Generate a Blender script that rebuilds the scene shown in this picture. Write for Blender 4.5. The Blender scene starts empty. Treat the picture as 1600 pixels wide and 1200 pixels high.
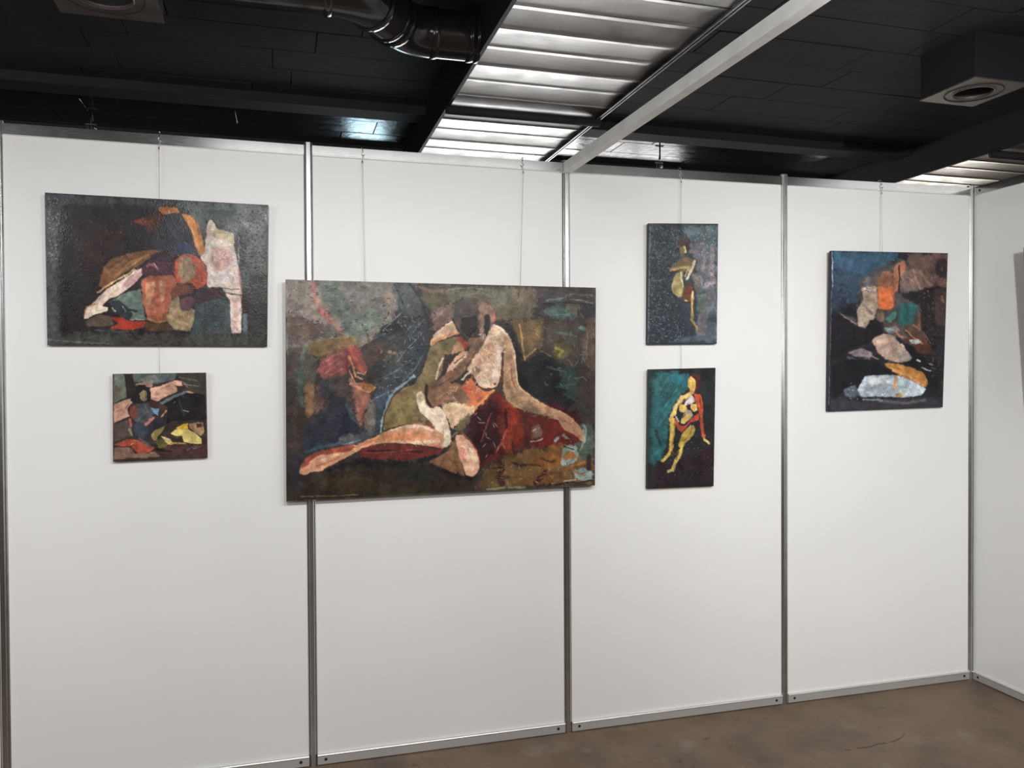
import bpy, bmesh, math, random
import numpy as np
from mathutils import Vector, Matrix
random.seed(7)
SC = bpy.context.scene; COL = SC.collection
# ---------------------------------------------------------------- camera
CP = Vector((-3.318, -3.274, 1.571)); FOC = 1249.3
YAW, PITCH, ROLL = .26899, -.01407, -.00547
_f = Vector((math.sin(YAW)*math.cos(PITCH), math.cos(YAW)*math.cos(PITCH), math.sin(PITCH)))
_r = _f.cross(Vector((0, 0, 1))).normalized(); _u = _r.cross(_f)
RT = math.cos(ROLL)*_r+math.sin(ROLL)*_u; UP = -math.sin(ROLL)*_r+math.cos(ROLL)*_u
cam = bpy.data.cameras.new('camera'); co = bpy.data.objects.new('camera', cam); COL.objects.link(co)
co.matrix_world = Matrix(((RT.x, UP.x, -_f.x, CP.x), (RT.y, UP.y, -_f.y, CP.y), (RT.z, UP.z, -_f.z, CP.z), (0, 0, 0, 1)))
cam.sensor_width = 36; cam.lens = FOC/1600*36; cam.clip_start = .05; SC.camera = co
def ray(px, py): return _f*1.0+RT*((px-800)/FOC)+UP*((600-py)/FOC)
def on_y(px, py, y): d = ray(px, py); return CP+d*((y-CP.y)/d.y)
def on_x(px, py, x): d = ray(px, py); return CP+d*((x-CP.x)/d.x)
def on_z(px, py, z): d = ray(px, py); return CP+d*((z-CP.z)/d.z)
# ---------------------------------------------------------------- world, lamps, exposure
W = bpy.data.worlds.new('world'); SC.world = W; W.use_nodes = True
W.node_tree.nodes['Background'].inputs[0].default_value = (.9, .95, 1, 1)
W.node_tree.nodes['Background'].inputs[1].default_value = .04
SC.view_settings.view_transform = 'Standard'; SC.view_settings.look = 'None'
SC.view_settings.exposure = 0; SC.view_settings.gamma = 1; SC.view_settings.use_curve_mapping = False
def spot(x, y, z, tx, ty, tz, power, angle, col=(1, .97, .93), blend=.9, r=.035):
    l = bpy.data.lights.new('spotlight', 'SPOT'); l.energy = power; l.spot_size = math.radians(angle); l.spot_blend = blend
    l.color = col; l.shadow_soft_size = r
    o = bpy.data.objects.new('spotlight', l); COL.objects.link(o); o.location = (x, y, z)
    o.rotation_euler = (Vector((tx, ty, tz))-Vector((x, y, z))).to_track_quat('-Z', 'Y').to_euler()
def area(x, y, z, tx, ty, tz, sx, sy, power, col=(1, 1, 1)):
    l = bpy.data.lights.new('added_light', 'AREA'); l.shape = 'RECTANGLE'; l.size = sx; l.size_y = sy; l.energy = power; l.color = col
    o = bpy.data.objects.new('added_light', l); COL.objects.link(o); o.location = (x, y, z)
    o.rotation_euler = (Vector((tx, ty, tz))-Vector((x, y, z))).to_track_quat('-Z', 'Y').to_euler()
WHT = (1, .993, .985)
for x, pw in ((-5.9, 92), (-4.9, 40), (-3.55, 56), (-2.75, 48), (-2.0, 36), (-1.0, 48)):
    spot(x, -2.0, 2.40, x-.2, 0, 1.32, pw, 112, WHT, 1.0)
spot(-2.0, -3.6, 2.40, 0, -.7, 1.4, 300, 80, WHT, 1.0)
area(-3.1, -5.2, 3.0, -3.1, -5.2, 0, 1.3, 1.1, 85, (1, .97, .94))  # unseen overhead fill, added for the wall and the upper-left painting's glare
area(-.6, -5.2, 3.0, -.6, -5.2, 0, 2, 1, 50, (1, .97, .94))  # unseen overhead fill added on the right
area(-2.72, -1.7, 2.86, -2.72, -1.7, 0, 2.05, .5, 6.5)      # unseen area lights added overhead so the top rail mirrors something bright
area(.95, -1.55, 2.86, .95, -1.55, 0, 1.5, .8, 5.6)  # second added light, unseen, for the right end of the top rail
area(-6.5, -3.0, 1.9, -4.4, .8, 3.07, 1.2, .4, 22, (1, .95, .95))      # unseen uplight added to lift the dark left ceiling
# ---------------------------------------------------------------- painter

def srgb2lin(c):
    c = np.asarray(c, float)
    return np.where(c <= .04045, c/12.92, ((c+.055)/1.055)**2.4)
def hexcol(h): return np.array([int(h[i:i+2], 16)/255. for i in (0, 2, 4)])
def blur1(a, s):
    if s < .35: return a
    r = max(1, int(math.ceil(2.2*s))); k = np.exp(-.5*(np.arange(-r, r+1)/s)**2); k /= k.sum()
    p = np.pad(a, ((r, r), (0, 0)), 'edge'); b = sum(k[i]*p[i:i+a.shape[0]] for i in range(2*r+1))
    p = np.pad(b, ((0, 0), (r, r)), 'edge'); return sum(k[i]*p[:, i:i+a.shape[1]] for i in range(2*r+1))
def vnoise(rng, h, w, cell):
    gh, gw = int(h/cell)+3, int(w/cell)+3
    g = rng.random((gh, gw))*2-1
    y = np.arange(h)/cell; x = np.arange(w)/cell
    yi = y.astype(int); xi = x.astype(int); fy = y-yi; fx = x-xi
    fy = (fy*fy*(3-2*fy))[:, None]; fx = (fx*fx*(3-2*fx))[None, :]
    a = g[np.ix_(yi, xi)]; b = g[np.ix_(yi, xi+1)]; c = g[np.ix_(yi+1, xi)]; d = g[np.ix_(yi+1, xi+1)]
    return (a*(1-fx)+b*fx)*(1-fy)+(c*(1-fx)+d*fx)*fy
def polymask(X, Y, pts):
    m = np.zeros(X.shape, bool); n = len(pts)
    for i in range(n):
        x0, y0 = pts[i]; x1, y1 = pts[(i+1) % n]
        if y0 == y1: continue
        c = ((y0 > Y) != (y1 > Y)) & (X < (x1-x0)*(Y-y0)/(y1-y0)+x0)
        m ^= c
    return m
def paint(key, box, S, seed=1, ndab=6000, dk=1.0):
    """returns colour (h,w,3, display space), height (h,w); box = x0,y0,x1,y1 in drawing units, S samples per unit"""
    rng = np.random.default_rng(seed)
    x0, y0, x1, y1 = box; w = int((x1-x0)*S); h = int((y1-y0)*S)
    gx = x0+(np.arange(w)+.5)/S; gy = y0+(np.arange(h)+.5)/S
    X, Y = np.meshgrid(gx, gy)
    wx, wy = [(vnoise(rng, h, w, 5*S)*.8+vnoise(rng, h, w, 1.8*S)*.5)*(.4+.6*dk) for _ in (0, 1)]
    Xw, Yw = X+wx, Y+wy
    wx, wy = [vnoise(rng, h, w, 9*S)*1.8+vnoise(rng, h, w, 3.5*S)*1.1 for _ in (0, 1)]
    Xs, Ys = X+wx*(.3+.7*dk), Y+wy*(.3+.7*dk)
    RG = vnoise(rng, h, w, 1.6*S)+vnoise(rng, h, w, 4*S)*.9+vnoise(rng, h, w, 8*S)*.6
    img = np.zeros((h, w, 3)); H = np.zeros((h, w)); T = (0, 0, 1.)
    glints = []
    for ln in PAINT[key].strip().split('\n'):
        t = ln.split()
        if t[0] == 'T': T = (float(t[1]), float(t[2]), float(t[3])); continue
        if t[0] == 'P' and len(t) < 7: continue
        if t[0] == 'X':
            pts = [tuple(map(float, q.split(','))) for q in t[5:]]
            pts = [(T[0]+a/T[2], T[1]+b/T[2]) for a, b in pts]
            glints.append((int(t[1]), hexcol(t[2]), float(t[3])/T[2], float(t[4])/T[2], pts)); continue
        pts = [tuple(map(float, q.split(','))) for q in t[4:]]
        pts = [(T[0]+a/T[2], T[1]+b/T[2]) for a, b in pts]
        col = hexcol(t[1]); v = float(t[2])/T[2]; al = float(t[3])
        P = np.array(pts); pad = 4+3*v
        a0 = max(0, int((P[:, 0].min()-pad-x0)*S)); a1 = min(w, int((P[:, 0].max()+pad-x0)*S)+1)
        b0 = max(0, int((P[:, 1].min()-pad-y0)*S)); b1 = min(h, int((P[:, 1].max()+pad-y0)*S)+1)
        if a1 <= a0 or b1 <= b0: continue
        sl = (slice(b0, b1), slice(a0, a1))
        if t[0] == 'P':
            soft = v > 1.9
            m = polymask((Xs if soft else Xw)[sl], (Ys if soft else Yw)[sl], pts).astype(float)
            m = blur1(m, max(.35, v*S*(1.15 if v > .9 else .8)))
            if v > .9: m = np.clip((m+RG[sl]*(.30 if v > 1.9 else .13)*np.clip(4*m*(1-m)*1.6, 0, 1)-.5)*2.3+.5, 0, 1)
            else: m = np.clip((m-.5)*1.3+.5, 0, 1)
        else:
            D = np.full(Xw[sl].shape, 1e9)
            for i in range(len(pts)-1):
                ax, ay = pts[i]; bx, by = pts[i+1]; dx, dy = bx-ax, by-ay; L2 = dx*dx+dy*dy+1e-9
                u = np.clip(((Xw[sl]-ax)*dx+(Yw[sl]-ay)*dy)/L2, 0, 1)
                D = np.minimum(D, np.hypot(Xw[sl]-ax-u*dx, Yw[sl]-ay-u*dy))
            m = np.clip((v/2*(1+.28*RG[sl])-D)*S*.7/max(1, v*S*.25)+.5, 0, 1)
            H[sl] += m*.25
        m = m*al
        img[sl] = img[sl]*(1-m[..., None])+col*m[..., None]
    # brush dabs: each picks the colour under it and drags it along the local form
    for cell, amp in ((26, .10), (9, .15), (4, .11)):
        img *= 1+amp*vnoise(rng, h, w, cell*S)[..., None]
        for c in range(3): img[..., c] *= 1+amp*.14*vnoise(rng, h, w, cell*S)
    lum = blur1(img.mean(2), 1.6*S); gyy, gxx = np.gradient(lum); gs = np.hypot(gyy, gxx)*S
    ang = np.arctan2(gyy, gxx)+np.pi/2+vnoise(rng, h, w, 16*S)*1.6/(1+gs*120)
    gs = np.clip(gs*25, 0, 1)
    src = img.copy()
    for i in range(ndab):
        cx = rng.integers(0, w); cy = rng.integers(0, h)
        e = gs[cy, cx]; Ld = (1.6+rng.random()**2*6.5)*S*dk*(1-.45*e); Wd = (.4+rng.random()*.75)*S*dk*(1-.35*e)
        th = ang[cy, cx]+rng.normal()*.22*(1-.6*e)
        c, s = math.cos(th), math.sin(th); r = int(Ld+Wd)+1
        ya, yb, xa, xb = max(0, cy-r), min(h, cy+r+1), max(0, cx-r), min(w, cx+r+1)
        yy, xx = np.ogrid[ya-cy:yb-cy, xa-cx:xb-cx]
        u = (xx*c+yy*s)/Ld; v = (-xx*s+yy*c)/Wd
        m = np.clip(1.15-(u*u+v*v), 0, 1)*.8
        if i % 7 == 0: e = -3.5
        ox = int(np.clip(cx+rng.normal()*.8*S*(1-e), 0, w-1)); oy = int(np.clip(cy+rng.normal()*.8*S*(1-e), 0, h-1))
        col = src[oy, ox]*(1+rng.normal()*.15)+rng.normal(size=3)*.012
        m *= (.8+.2*np.cos(v*9+rng.random()*6))
        img[ya:yb, xa:xb] = img[ya:yb, xa:xb]*(1-m[..., None])+col*m[..., None]
        H[ya:yb, xa:xb] = H[ya:yb, xa:xb]*(1-m)+m*(rng.random()*.7+.35*np.cos(v*7))
    for n, col, wd, ln, pts in glints:
        P = np.array(pts); k = 0
        base = rng.random()*3
        while k < n:
            px = P[:, 0].min()+rng.random()*np.ptp(P[:, 0]); py = P[:, 1].min()+rng.random()*np.ptp(P[:, 1]); k += 1
            if not polymask(np.array([px]), np.array([py]), pts)[0]: continue
            th = base+rng.normal()*.8; L = ln*(.4+rng.random())/2
            cx, cy = int((px-x0)*S), int((py-y0)*S); r = int((L+wd)*S)+2
            ya, yb, xa, xb = max(0, cy-r), min(h, cy+r+1), max(0, cx-r), min(w, cx+r+1)
            if yb <= ya or xb <= xa: continue
            yy, xx = np.ogrid[ya-cy:yb-cy, xa-cx:xb-cx]
            u = (xx*math.cos(th)+yy*math.sin(th))/(L*S+.5); v = (-xx*math.sin(th)+yy*math.cos(th))/(wd*S*.7+.3)
            m = np.clip(1.2-(u*u+v*v), 0, 1)*.75
            img[ya:yb, xa:xb] = img[ya:yb, xa:xb]*(1-m[..., None])+col*m[..., None]
            H[ya:yb, xa:xb] += m*.5
    img *= 1+.05*vnoise(rng, h, w, .8*S)[..., None]+.04*rng.normal(size=(h, w, 1))
    H += .12*vnoise(rng, h, w, 1.2*S)
    return np.clip(img, 0, 1), H
# ---------------------------------------------------------------- oil paint (numpy brushwork, ends up as vertex colour + relief)
PAINT = {}
PAINT['B'] = """
T 0 0 1
P 3a3330 2 1 440,430 940,430 940,795 440,795
P 7b7268 4 1 444,434 655,438 650,470 600,520 560,545 444,548
P 857a6e 4 .8 447,438 485,438 505,470 520,510 500,520 470,505 447,500
P 5f6c62 4 .9 500,440 522,440 545,470 565,500 578,520 545,532 522,492 505,465
P 74716a 4 .8 522,440 602,442 617,470 602,500 570,510 545,470
P 66756a 3 .7 560,485 590,480 600,500 575,520 555,505
P 8f7866 3 .8 597,455 612,455 618,470 606,480 598,470
P 584f49 4 .9 447,497 500,500 540,518 535,530 480,533 447,545
P 6a5248 4 .8 447,495 470,492 490,505 510,525 470,530 447,520
L a4695e 7 .8 488,440 493,468 505,486 518,502 532,515
L b25248 3.5 .9 496,482 505,492 517,503
P 7c603c 3 .95 480,536 500,531 540,525 558,530 558,545 522,551 497,560 478,552
L a07a44 5 .6 532,528 550,526 557,536
P 4f4a3e 4 .9 447,545 478,536 497,575 480,605 447,645
L 5a7e70 2 .8 449,523 449,575
L 52705e 5 .7 476,541 472,558 470,575
P 47393a 3 .9 456,545 470,560 466,600 448,640 447,560
P 54514a 3 .6 478,560 495,560 492,600 478,600
P 8a4642 2 1 500,562 520,553 536,546 545,540 561,541 568,560 576,578 568,586 556,576 546,570 540,585 522,592 504,593 495,578
L b07068 2 .6 505,567 522,556 535,551
L a86058 1.6 .6 505,575 530,560
L b88078 1.6 .6 508,584 532,566
L b07a72 1.6 .6 515,588 535,576
L b2523c 6 .95 546,545 556,562 566,582
L 6e2c30 5 .8 541,556 543,575 548,585
L c88a5c 3 .8 545,556 552,575 556,588 566,592
P 493a37 3 .95 564,545 600,533 612,550 602,572 586,582 576,576
L 7a4a38 4 .6 588,535 596,548
P 33363c 2.5 1 618,440 642,441 656,458 666,478 671,500 670,530 668,552 660,574 648,594 628,604 600,622 588,640 585,610 590,590 580,570 606,560 612,540 592,530 575,535 596,515 612,500 622,480
P 4b5152 3 .9 612,442 640,442 655,462 662,490 640,500 624,480 616,462
P 585c5a 2 .7 618,446 634,470 640,482 626,484 618,466
P 24262b 3 .9 590,512 618,500 632,510 622,520 600,522
P 3a3f44 3 .8 640,500 668,500 668,560 655,580 630,560 632,525
P 4a4a45 4 .8 600,528 630,525 634,555 625,575 600,580
L b09078 5 .8 609,550 615,552
P 42484d 3 .9 590,582 625,572 652,575 640,592 615,610 590,616
L 84908e 1.2 .8 578,518 600,508 614,500 628,488
L 8a928e 1.2 .8 566,540 582,530 600,522
L 7e8a8a 1.2 .7 600,515 625,490
L 6e7880 1.2 .8 598,590 622,578 645,560
L 7e8a92 1.2 .8 620,566 634,548 650,530
L 6f787a 1.2 .7 634,520 655,498
L 6f8088 1.2 .7 645,520 662,500
L 74828a 1.2 .7 630,595 650,575 660,556
L 22252a 2 .8 617,445 630,475
L 22252a 2 .8 640,442 654,462 664,480
L 1f2124 2.4 .8 660,478 668,495 670,505
P 3b3431 3 1 447,600 478,590 480,790 447,790
P 47594d 4 .8 463,575 477,582 474,640 464,630
P 7d5c3c 2.5 .95 477,602 493,600 491,635 485,652 476,652
P 63443c 2.5 .9 493,600 509,600 507,635 496,652 492,640
P 4a3f3b 3 .9 510,588 535,586 548,605 548,640 530,650 508,640
P 292c36 5 1 478,668 500,648 512,638 512,600 530,618 552,640 568,668 565,690 530,695 480,712 470,690
P 2c2f3c 3 .8 498,595 512,592 512,620 500,625
P 40342e 4 .9 447,620 470,640 474,690 470,780 447,785
P 2f3a44 4 .7 470,675 500,690 530,690 500,705 476,716
L 3f5260 5 .8 478,706 500,700 525,694
P 55504c 3 .8 545,605 555,615 553,635 560,665 545,640
L 4a5a70 6 .6 541,632 548,650 558,660
P 98604f 2.5 .95 545,588 553,597 565,603 577,614 579,626 573,640 566,656 572,670 562,668 556,645 553,622
L c8886a 4 .9 548,600 562,607 578,613 584,606
L c08064 3 .9 546,580 552,592 556,600
L d09a78 2.5 .8 558,582 568,585 572,580
P a4623a 2 .95 563,598 586,601 583,611 570,609 562,605
L 7a4428 2 .7 567,602 582,604
P 78736a 3 .9 576,628 587,622 586,672 574,680 568,660
L 884a42 4 .6 560,625 566,645 572,662
P 3f4c5a 2.5 1 586,622 592,612 620,604 612,616 602,634 596,655 594,674 588,676
L 7da2b0 4.5 .9 646,588 634,598 618,609 609,622 603,640 597,658 595,674
L a0bcc4 1.8 .8 596,660 594,676
L 8894a0 1.2 .8 588,621 615,610 630,600
P 565a62 4 .8 530,684 560,676 590,672 596,678 570,690 540,700 524,698
P 6a6562 3 .7 530,682 550,678 562,684 545,690 530,690
L 8c9aa0 1.4 .8 536,694 550,692 562,688
P 322820 5 1 447,738 500,742 580,722 660,722 742,750 750,772 447,792
P 30303a 4 .7 448,700 475,712 470,745 475,765 455,765
P 4a3b26 4 .6 500,746 560,742 600,760 560,772 500,765
P 2a2a26 4 .8 620,728 670,728 700,752 660,758 620,745
P 3a3422 5 .7 600,755 700,765 640,778 560,776
P 5d5340 5 1 655,446 840,450 842,475 828,500 800,505 772,500 760,480 720,468 690,480 672,500 668,478
P 6c6a5a 4 .8 690,452 800,452 820,470 780,480 740,462 700,470
P 7a6a56 4 .7 800,455 838,452 836,490 815,490 800,475
L 8a6c5c 4 .7 655,448 672,455 690,456
L 7e7e70 1.6 .7 735,460 755,458 770,466
L 86867a 1.4 .7 700,452 740,450 765,455
P 8a6c64 4 .9 672,492 690,480 706,470 712,482 709,500 690,512 676,524
L a48a84 3 .6 676,500 684,496 690,488
P 6e4c48 3 .9 676,518 690,508 706,500 700,496 690,500
P 6b5538 3 1 793,500 850,497 852,535 840,548 828,558 820,567 815,548 806,522
P 7a623e 3 .8 820,510 845,508 846,535 828,545
L b08e50 3 .95 812,508 815,525 817,545 820,562
L b89858 2.4 .8 822,558 832,550 838,545
P 3d332f 4 1 838,450 932,450 932,762 905,640 902,600 860,560 845,548 852,500
P 4b4145 3 .9 838,452 880,452 890,462 862,470 845,478
P 53645a 3 .85 850,468 870,464 886,466 880,472 852,474
P 4d6c66 3 .85 848,482 880,480 905,490 895,498 860,498
L 6f8a7c 2 .8 853,470 880,466
L 5a8078 2 .8 862,492 885,492 900,490
L 8a8c80 1.6 .8 890,468 910,470 926,474
L 62685c 2.5 .7 892,460 925,462
P 6f6654 3 .8 884,475 900,474 912,482 900,488 886,486
L 201f22 2.5 .8 850,475 885,472 925,476
P 2b2a30 3 .8 915,476 930,476 928,500 915,510 905,500
L 5f9080 5 .8 907,512 913,514
P 5d4a3c 3 .8 916,500 930,494 930,580 914,575 910,545
L 7a6a5c 2 .7 918,520 916,560
P 4a4034 4 .8 853,505 900,505 905,560 880,548 855,545
L 4f6a5c 4 .7 870,520 895,524
P 57542e 3 .9 866,536 890,535 893,548 880,562 865,560
L 9c8c30 4 .9 868,543 878,548 874,556
L 7a6a34 3 .8 845,549 860,556
P 1f1e22 3.5 1 786,502 794,506 804,520 812,545 818,570 830,560 846,550 865,560 890,572 906,585 906,628 880,640 858,634 830,618 814,606 808,590 806,565 802,540 797,524
P 2c4038 4 .85 872,572 900,574 904,590 905,618 898,630 885,615 870,600 880,590
L 3f5f52 2.5 .7 855,573 885,582
L 35564e 3 .7 868,605 900,600
L 3a4c46 3 .7 880,615 902,628
P 5e2220 4 1 765,614 780,606 790,624 815,640 858,648 846,630 880,636 905,660 914,690 905,704 880,706 850,702 820,700 800,712 770,724 748,730 742,700 728,676 740,648
P 35191c 4 1 735,655 772,620 778,650 782,690 770,712 758,722 748,722 742,700 728,676
P 3c1a1e 4 .8 840,632 870,632 900,645 912,665 904,676 880,655
P 8a3020 3 .8 782,622 800,628 812,642 806,690 795,705 784,700 790,660
P 902f1c 3 .8 798,650 815,648 820,672 812,690 798,688
L 30181c 5 .9 790,640 791,655 791,668
L 48201e 6 .9 820,650 822,680 824,712
L 2e1618 4 .7 775,650 760,680 752,710
L 9c4a30 3 .7 792,672 785,690 775,706
L a05040 2 .7 768,645 760,665 752,690
P 741f18 4 .8 845,655 875,660 890,680 885,700 860,700 845,680
P 6e5a50 2 .8 830,668 844,662 848,680 832,688
L c0a890 2.6 .8 830,690 840,689 847,686
L a8b0a0 2 .7 834,672 842,668
P 74512f 4 1 762,730 790,712 830,700 850,702 880,690 900,700 928,712 928,757 850,756 762,768 742,768 748,748
P 8a5228 4 .8 845,708 875,694 884,705 880,730 850,735 840,720
P 5f4a2c 4 .8 750,740 780,735 800,750 780,768 745,768
P 7a4a28 4 .7 800,745 830,748 870,735 872,754 820,758
P 40241e 2 .95 775,712 784,720 788,735 784,745 790,758 780,762 774,745 780,735
L 3a2420 4 .9 804,724 812,728 822,726
L 3a2420 2 .9 765,733 780,730
L 3c2218 3 .9 800,690 804,710
L 40241e 6 .9 836,755 845,745 852,737
L 4a2a1c 2.5 .9 845,716 860,722 868,720
L 4a2a1c 2.5 .8 828,726 845,728
L 42281e 5 .8 776,745 795,746
L 7a2c1c 3 .8 854,742 868,738
P 85a096 2 .95 878,700 884,692 905,694 905,712 895,724 880,730 876,716
L 8fb0a8 4 .9 868,688 872,684
P 9a6434 2 .95 876,712 890,705 904,708 898,716 884,720
L 3a1c18 2 .9 880,698 896,702
L 9aa890 4 .8 881,680 892,690
L 6a2018 5 .9 884,690 900,686 906,676
P 4e5c52 3 .95 906,664 918,660 928,668 928,715 910,720 904,705
L 90a890 3 .8 912,664 916,672 913,690
L 8e9480 2.5 .8 912,672 912,690 906,704
P 86a09a 2 .95 895,735 915,730 928,740 928,752 905,750 895,742
L 9c6434 3 .95 892,728 908,724 914,722
L a86c3c 3 .95 900,738 914,742
L 30241e 7 .95 920,712 920,732
L 2a2a26 3 .95 868,758 885,754 905,754 926,750
L aaa894 2 .9 880,752 900,750
L 8a8a70 3 .8 760,765 790,762 820,762
L 4b4438 2 .9 448,784 600,775 760,768 928,758
L 7a6a3c 2 .8 470,776 520,775 560,773
P 84704a 1.2 1 671,541 685,534 710,526 723,530 727,545 716,551 702,554 695,562 693,577 684,592 676,606 665,612 664,640 655,632 652,622 652,640 660,645 672,655 681,668 655,664 635,666 615,670 598,674 598,658 604,638 614,620 628,607 648,600 660,580 668,556
P 6e6642 3 .8 686,536 716,528 722,535 716,545 700,550 690,548
P 7a6840 4 .7 600,668 606,640 622,622 640,628 650,650 640,662
P 96825a 3 .5 640,610 655,600 655,625 645,640
L 4a2a20 1.4 .9 598,672 602,645 614,620 628,607 646,601
L 3a2b22 2.5 .9 600,674 615,668 640,663 655,664
P 6a4438 3 .8 638,660 655,655 672,658 684,668 678,672 660,662
P e0b490 1.2 1 707,501 712,512 717,521 704,526 688,531 672,541 674,530 686,516 697,507
L f0d0b8 2.5 .9 678,524 692,512 706,503
L d08450 3.5 .95 676,536 690,527 705,522 717,521
L e09a90 2 .8 680,523 690,520
P b0452f 2 .95 714,523 724,526 730,534 730,545 725,548 721,537 716,529
P d4a080 1.5 1 700,574 714,556 724,548 734,549 741,552 730,562 714,580 700,590 697,586
L e4c4b0 2.5 .8 705,578 716,566 728,554
P c89068 2 .8 716,530 722,540 726,548 712,553 704,552
P 7c5a46 1.6 1 731,528 757,527 754,540 746,552 736,570 724,584 708,596 690,600 668,609 667,603 690,590 706,578 726,560 733,548
L 9c7860 2 .7 745,530 735,550 715,572
L 5a3c30 2 .7 752,532 742,552 730,572
L 4a332a 1.6 .8 710,568 725,556
P 3c2a26 1.4 1 695,554 700,554 699,568 697,582 692,590 692,575
L e0c0a8 3 .95 692,560 686,574 681,592
P 534945 1.3 1 709,490 712,478 720,469 730,466 740,468 746,478 749,495 748,514 740,526 729,528 718,518 711,506
P 2a2625 1.4 .95 722,497 745,493 747,516 734,528 722,520 718,506
P 6a4c40 2 .9 711,496 722,498 718,514 712,506
P 8a6a5a 2 1 745,470 756,469 767,477 773,490 772,503 766,512 760,528 750,532 748,514 749,490
P 9a7860 2 .7 750,500 757,498 757,520 750,522
P 2d2a2c 1.4 1 758,491 765,491 766,505 763,522 758,529 756,512
L b46440 2 .95 773,487 771,503
P d6ae90 1.4 1 770,505 764,518 756,535 746,551 736,566 729,579 736,582 741,592 746,601 756,607 766,608 776,604 781,594 784,572 784,552 790,540 800,560 806,600 812,610 806,580 806,558 801,538 794,522 784,512
P c08a68 3 .7 756,540 770,535 772,555 752,565 742,566
P ead2bc 2 .9 775,535 783,540 781,560 778,590 772,600 766,598 772,570
P e4c8b0 3 .8 750,590 765,592 772,602 760,606 748,600
P a07c62 3 .85 737,574 748,572 750,584 744,592 738,586
P cc946c 3 .7 784,520 796,530 800,550 794,560 786,545
L 5c362a 2.2 .95 739,586 744,598 754,607 768,607
L f0dcc4 2 .9 771,508 781,512 792,523
L e8c8a8 2 .9 764,520 778,518 786,530
P 8a4030 .6 1 771,598.5 775,598.5 775,602 771,602
P ba8c68 1.5 1 787,548 795,545 803,560 807,585 811,602 818,610 832,620 846,629 862,637 878,643 892,652 903,662 910,674 913,690 906,690 902,682 893,676 882,672 872,657 856,650 836,646 815,640 800,632 790,622 787,606 786,580
P 9c7a5c 2.5 .9 787,575 792,570 795,600 805,618 830,630 850,642 836,646 815,640 800,632 789,620
P 7c6a50 2.5 .8 806,630 840,640 870,650 885,655 870,656 840,648 815,641
L eccaa0 2.4 .95 803,548 806,575 809,598 813,606
L e0b084 2.6 .9 812,606 826,617 842,628
L 9c5c3c 2 .8 798,570 800,592 805,604
P 5a342c 1.6 .95 785,548 788,550 787,575 786,600 781,608 780,596 784,575
P a07058 2.4 .9 872,650 890,655 904,666 911,682 908,690 900,680 888,674 878,666
L c89878 1.6 .8 885,656 898,666 906,678
L d0a884 1.5 .7 880,646 884,648
P c66a44 2 1 734,589 742,600 753,609 768,610 766,618 752,632 738,642 726,640 720,622 712,616 724,602
P d04a3a 3 .6 722,606 736,602 738,615 726,618
L de9050 4 .9 771,610 757,624 742,638 732,650
L dcc8b0 3.5 .95 722,593 729,586 736,580
L 3a2820 2 .8 721,598 732,594
P 8a6248 2 1 664,605 690,600 706,598 722,602 726,614 738,624 734,630 716,631 700,629 684,635 670,634 664,622
P 7a6250 2.5 .8 710,620 728,620 732,628 715,630
L b08868 1.3 .7 680,625 695,615 705,610
L 5a3a30 1.6 .8 675,606 692,598 706,590
P 33231f 1.3 .95 664,598 669,600 668,622 675,634 674,638 668,634 664,624
P dab68c 2 1 688,634 700,629 716,629 728,632 740,634 744,640 732,652 718,662 706,672 700,655
P e8c49c 2.5 .6 705,634 722,633 716,645 704,650
L c08c60 1.4 .6 700,640 712,655 708,668
P 6e6244 2.4 .95 738,640 734,655 722,674 710,674 716,660 728,650
P eacfb2 1.6 1 652,615 658,610 663,620 666,632 674,638 686,635 693,641 699,656 704,674 705,692 700,698 690,690 682,674 672,658 655,642 650,628
P a8957a 2.5 .7 651,616 660,614 660,632 654,634
L f8e8d4 3 .8 664,634 676,646 690,655 698,678
P da9a72 1.3 1 704,680 704,692 700,698 690,700 675,697 650,695 620,692 600,692 580,696 566,701 550,710 530,720 512,730 500,737 487,737 478,742 467,740 470,731 482,720 494,712 514,706 540,700 562,693 585,683 600,675 618,668 636,663 655,662 672,667 688,677
L f0c8ae 4 .9 612,672 636,666 660,666 675,672
P e08858 3 .8 590,686 620,678 650,676 680,682 650,688 615,690
L d87a4c 4 .7 560,697 585,688 605,682
L ecc4a0 4 .8 620,690 650,691 685,690
P f2dcc2 1.6 .95 692,672 702,672 704,690 698,698 688,697 694,690
L c85a5a 2.5 .8 680,697 690,700
P a44c36 1.5 1 469,733 472,724 480,714 494,706 530,698 550,695 556,699 545,706 524,708 500,712 486,722 475,731
L e8a888 3 .9 484,722 500,712 505,711
L e8b48c 3 .9 500,720 522,712 536,709
L b46044 2.4 .8 495,728 512,722 530,715
P 6a2a26 1.8 1 562,703 580,697 610,693 650,696 685,702 696,703 684,711 660,716 630,720 595,719 562,715
L 3c1c1e 3 .9 575,704 610,704 660,706
L 8a3e30 1.6 .8 570,708 610,706 650,703
P 1f1c20 2.5 1 500,740 530,726 560,714 590,719 640,720 665,716 690,708 702,700 706,702 690,716 668,722 630,728 560,730 520,736
P 86603e 1.8 1 705,692 713,686 717,700 721,722 727,746 712,742 695,732 668,722 690,710 700,704
L 6a4830 3 .7 700,715 712,725 718,738
P dea888 1.3 1 712,680 722,680 735,690 745,706 750,722 748,734 743,742 736,745 727,741 722,726 717,710 713,694
P c86c68 2.5 .85 719,698 725,700 728,718 725,728 721,715
L ecd0ac 3 .9 736,705 740,722 739,734
L f0d8b0 2 .8 728,695 738,706 744,722
L b4502e 1.6 .95 721,676 735,688 745,705 750,722
L 8c7a60 3 .9 706,682 714,676
P 241c1c 2.2 .95 658,718 690,732 715,741 736,746 742,750 720,750 690,738 665,726
X 30 c8b8a8 1.0 9 700,560 760,570 740,640 690,630
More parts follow.
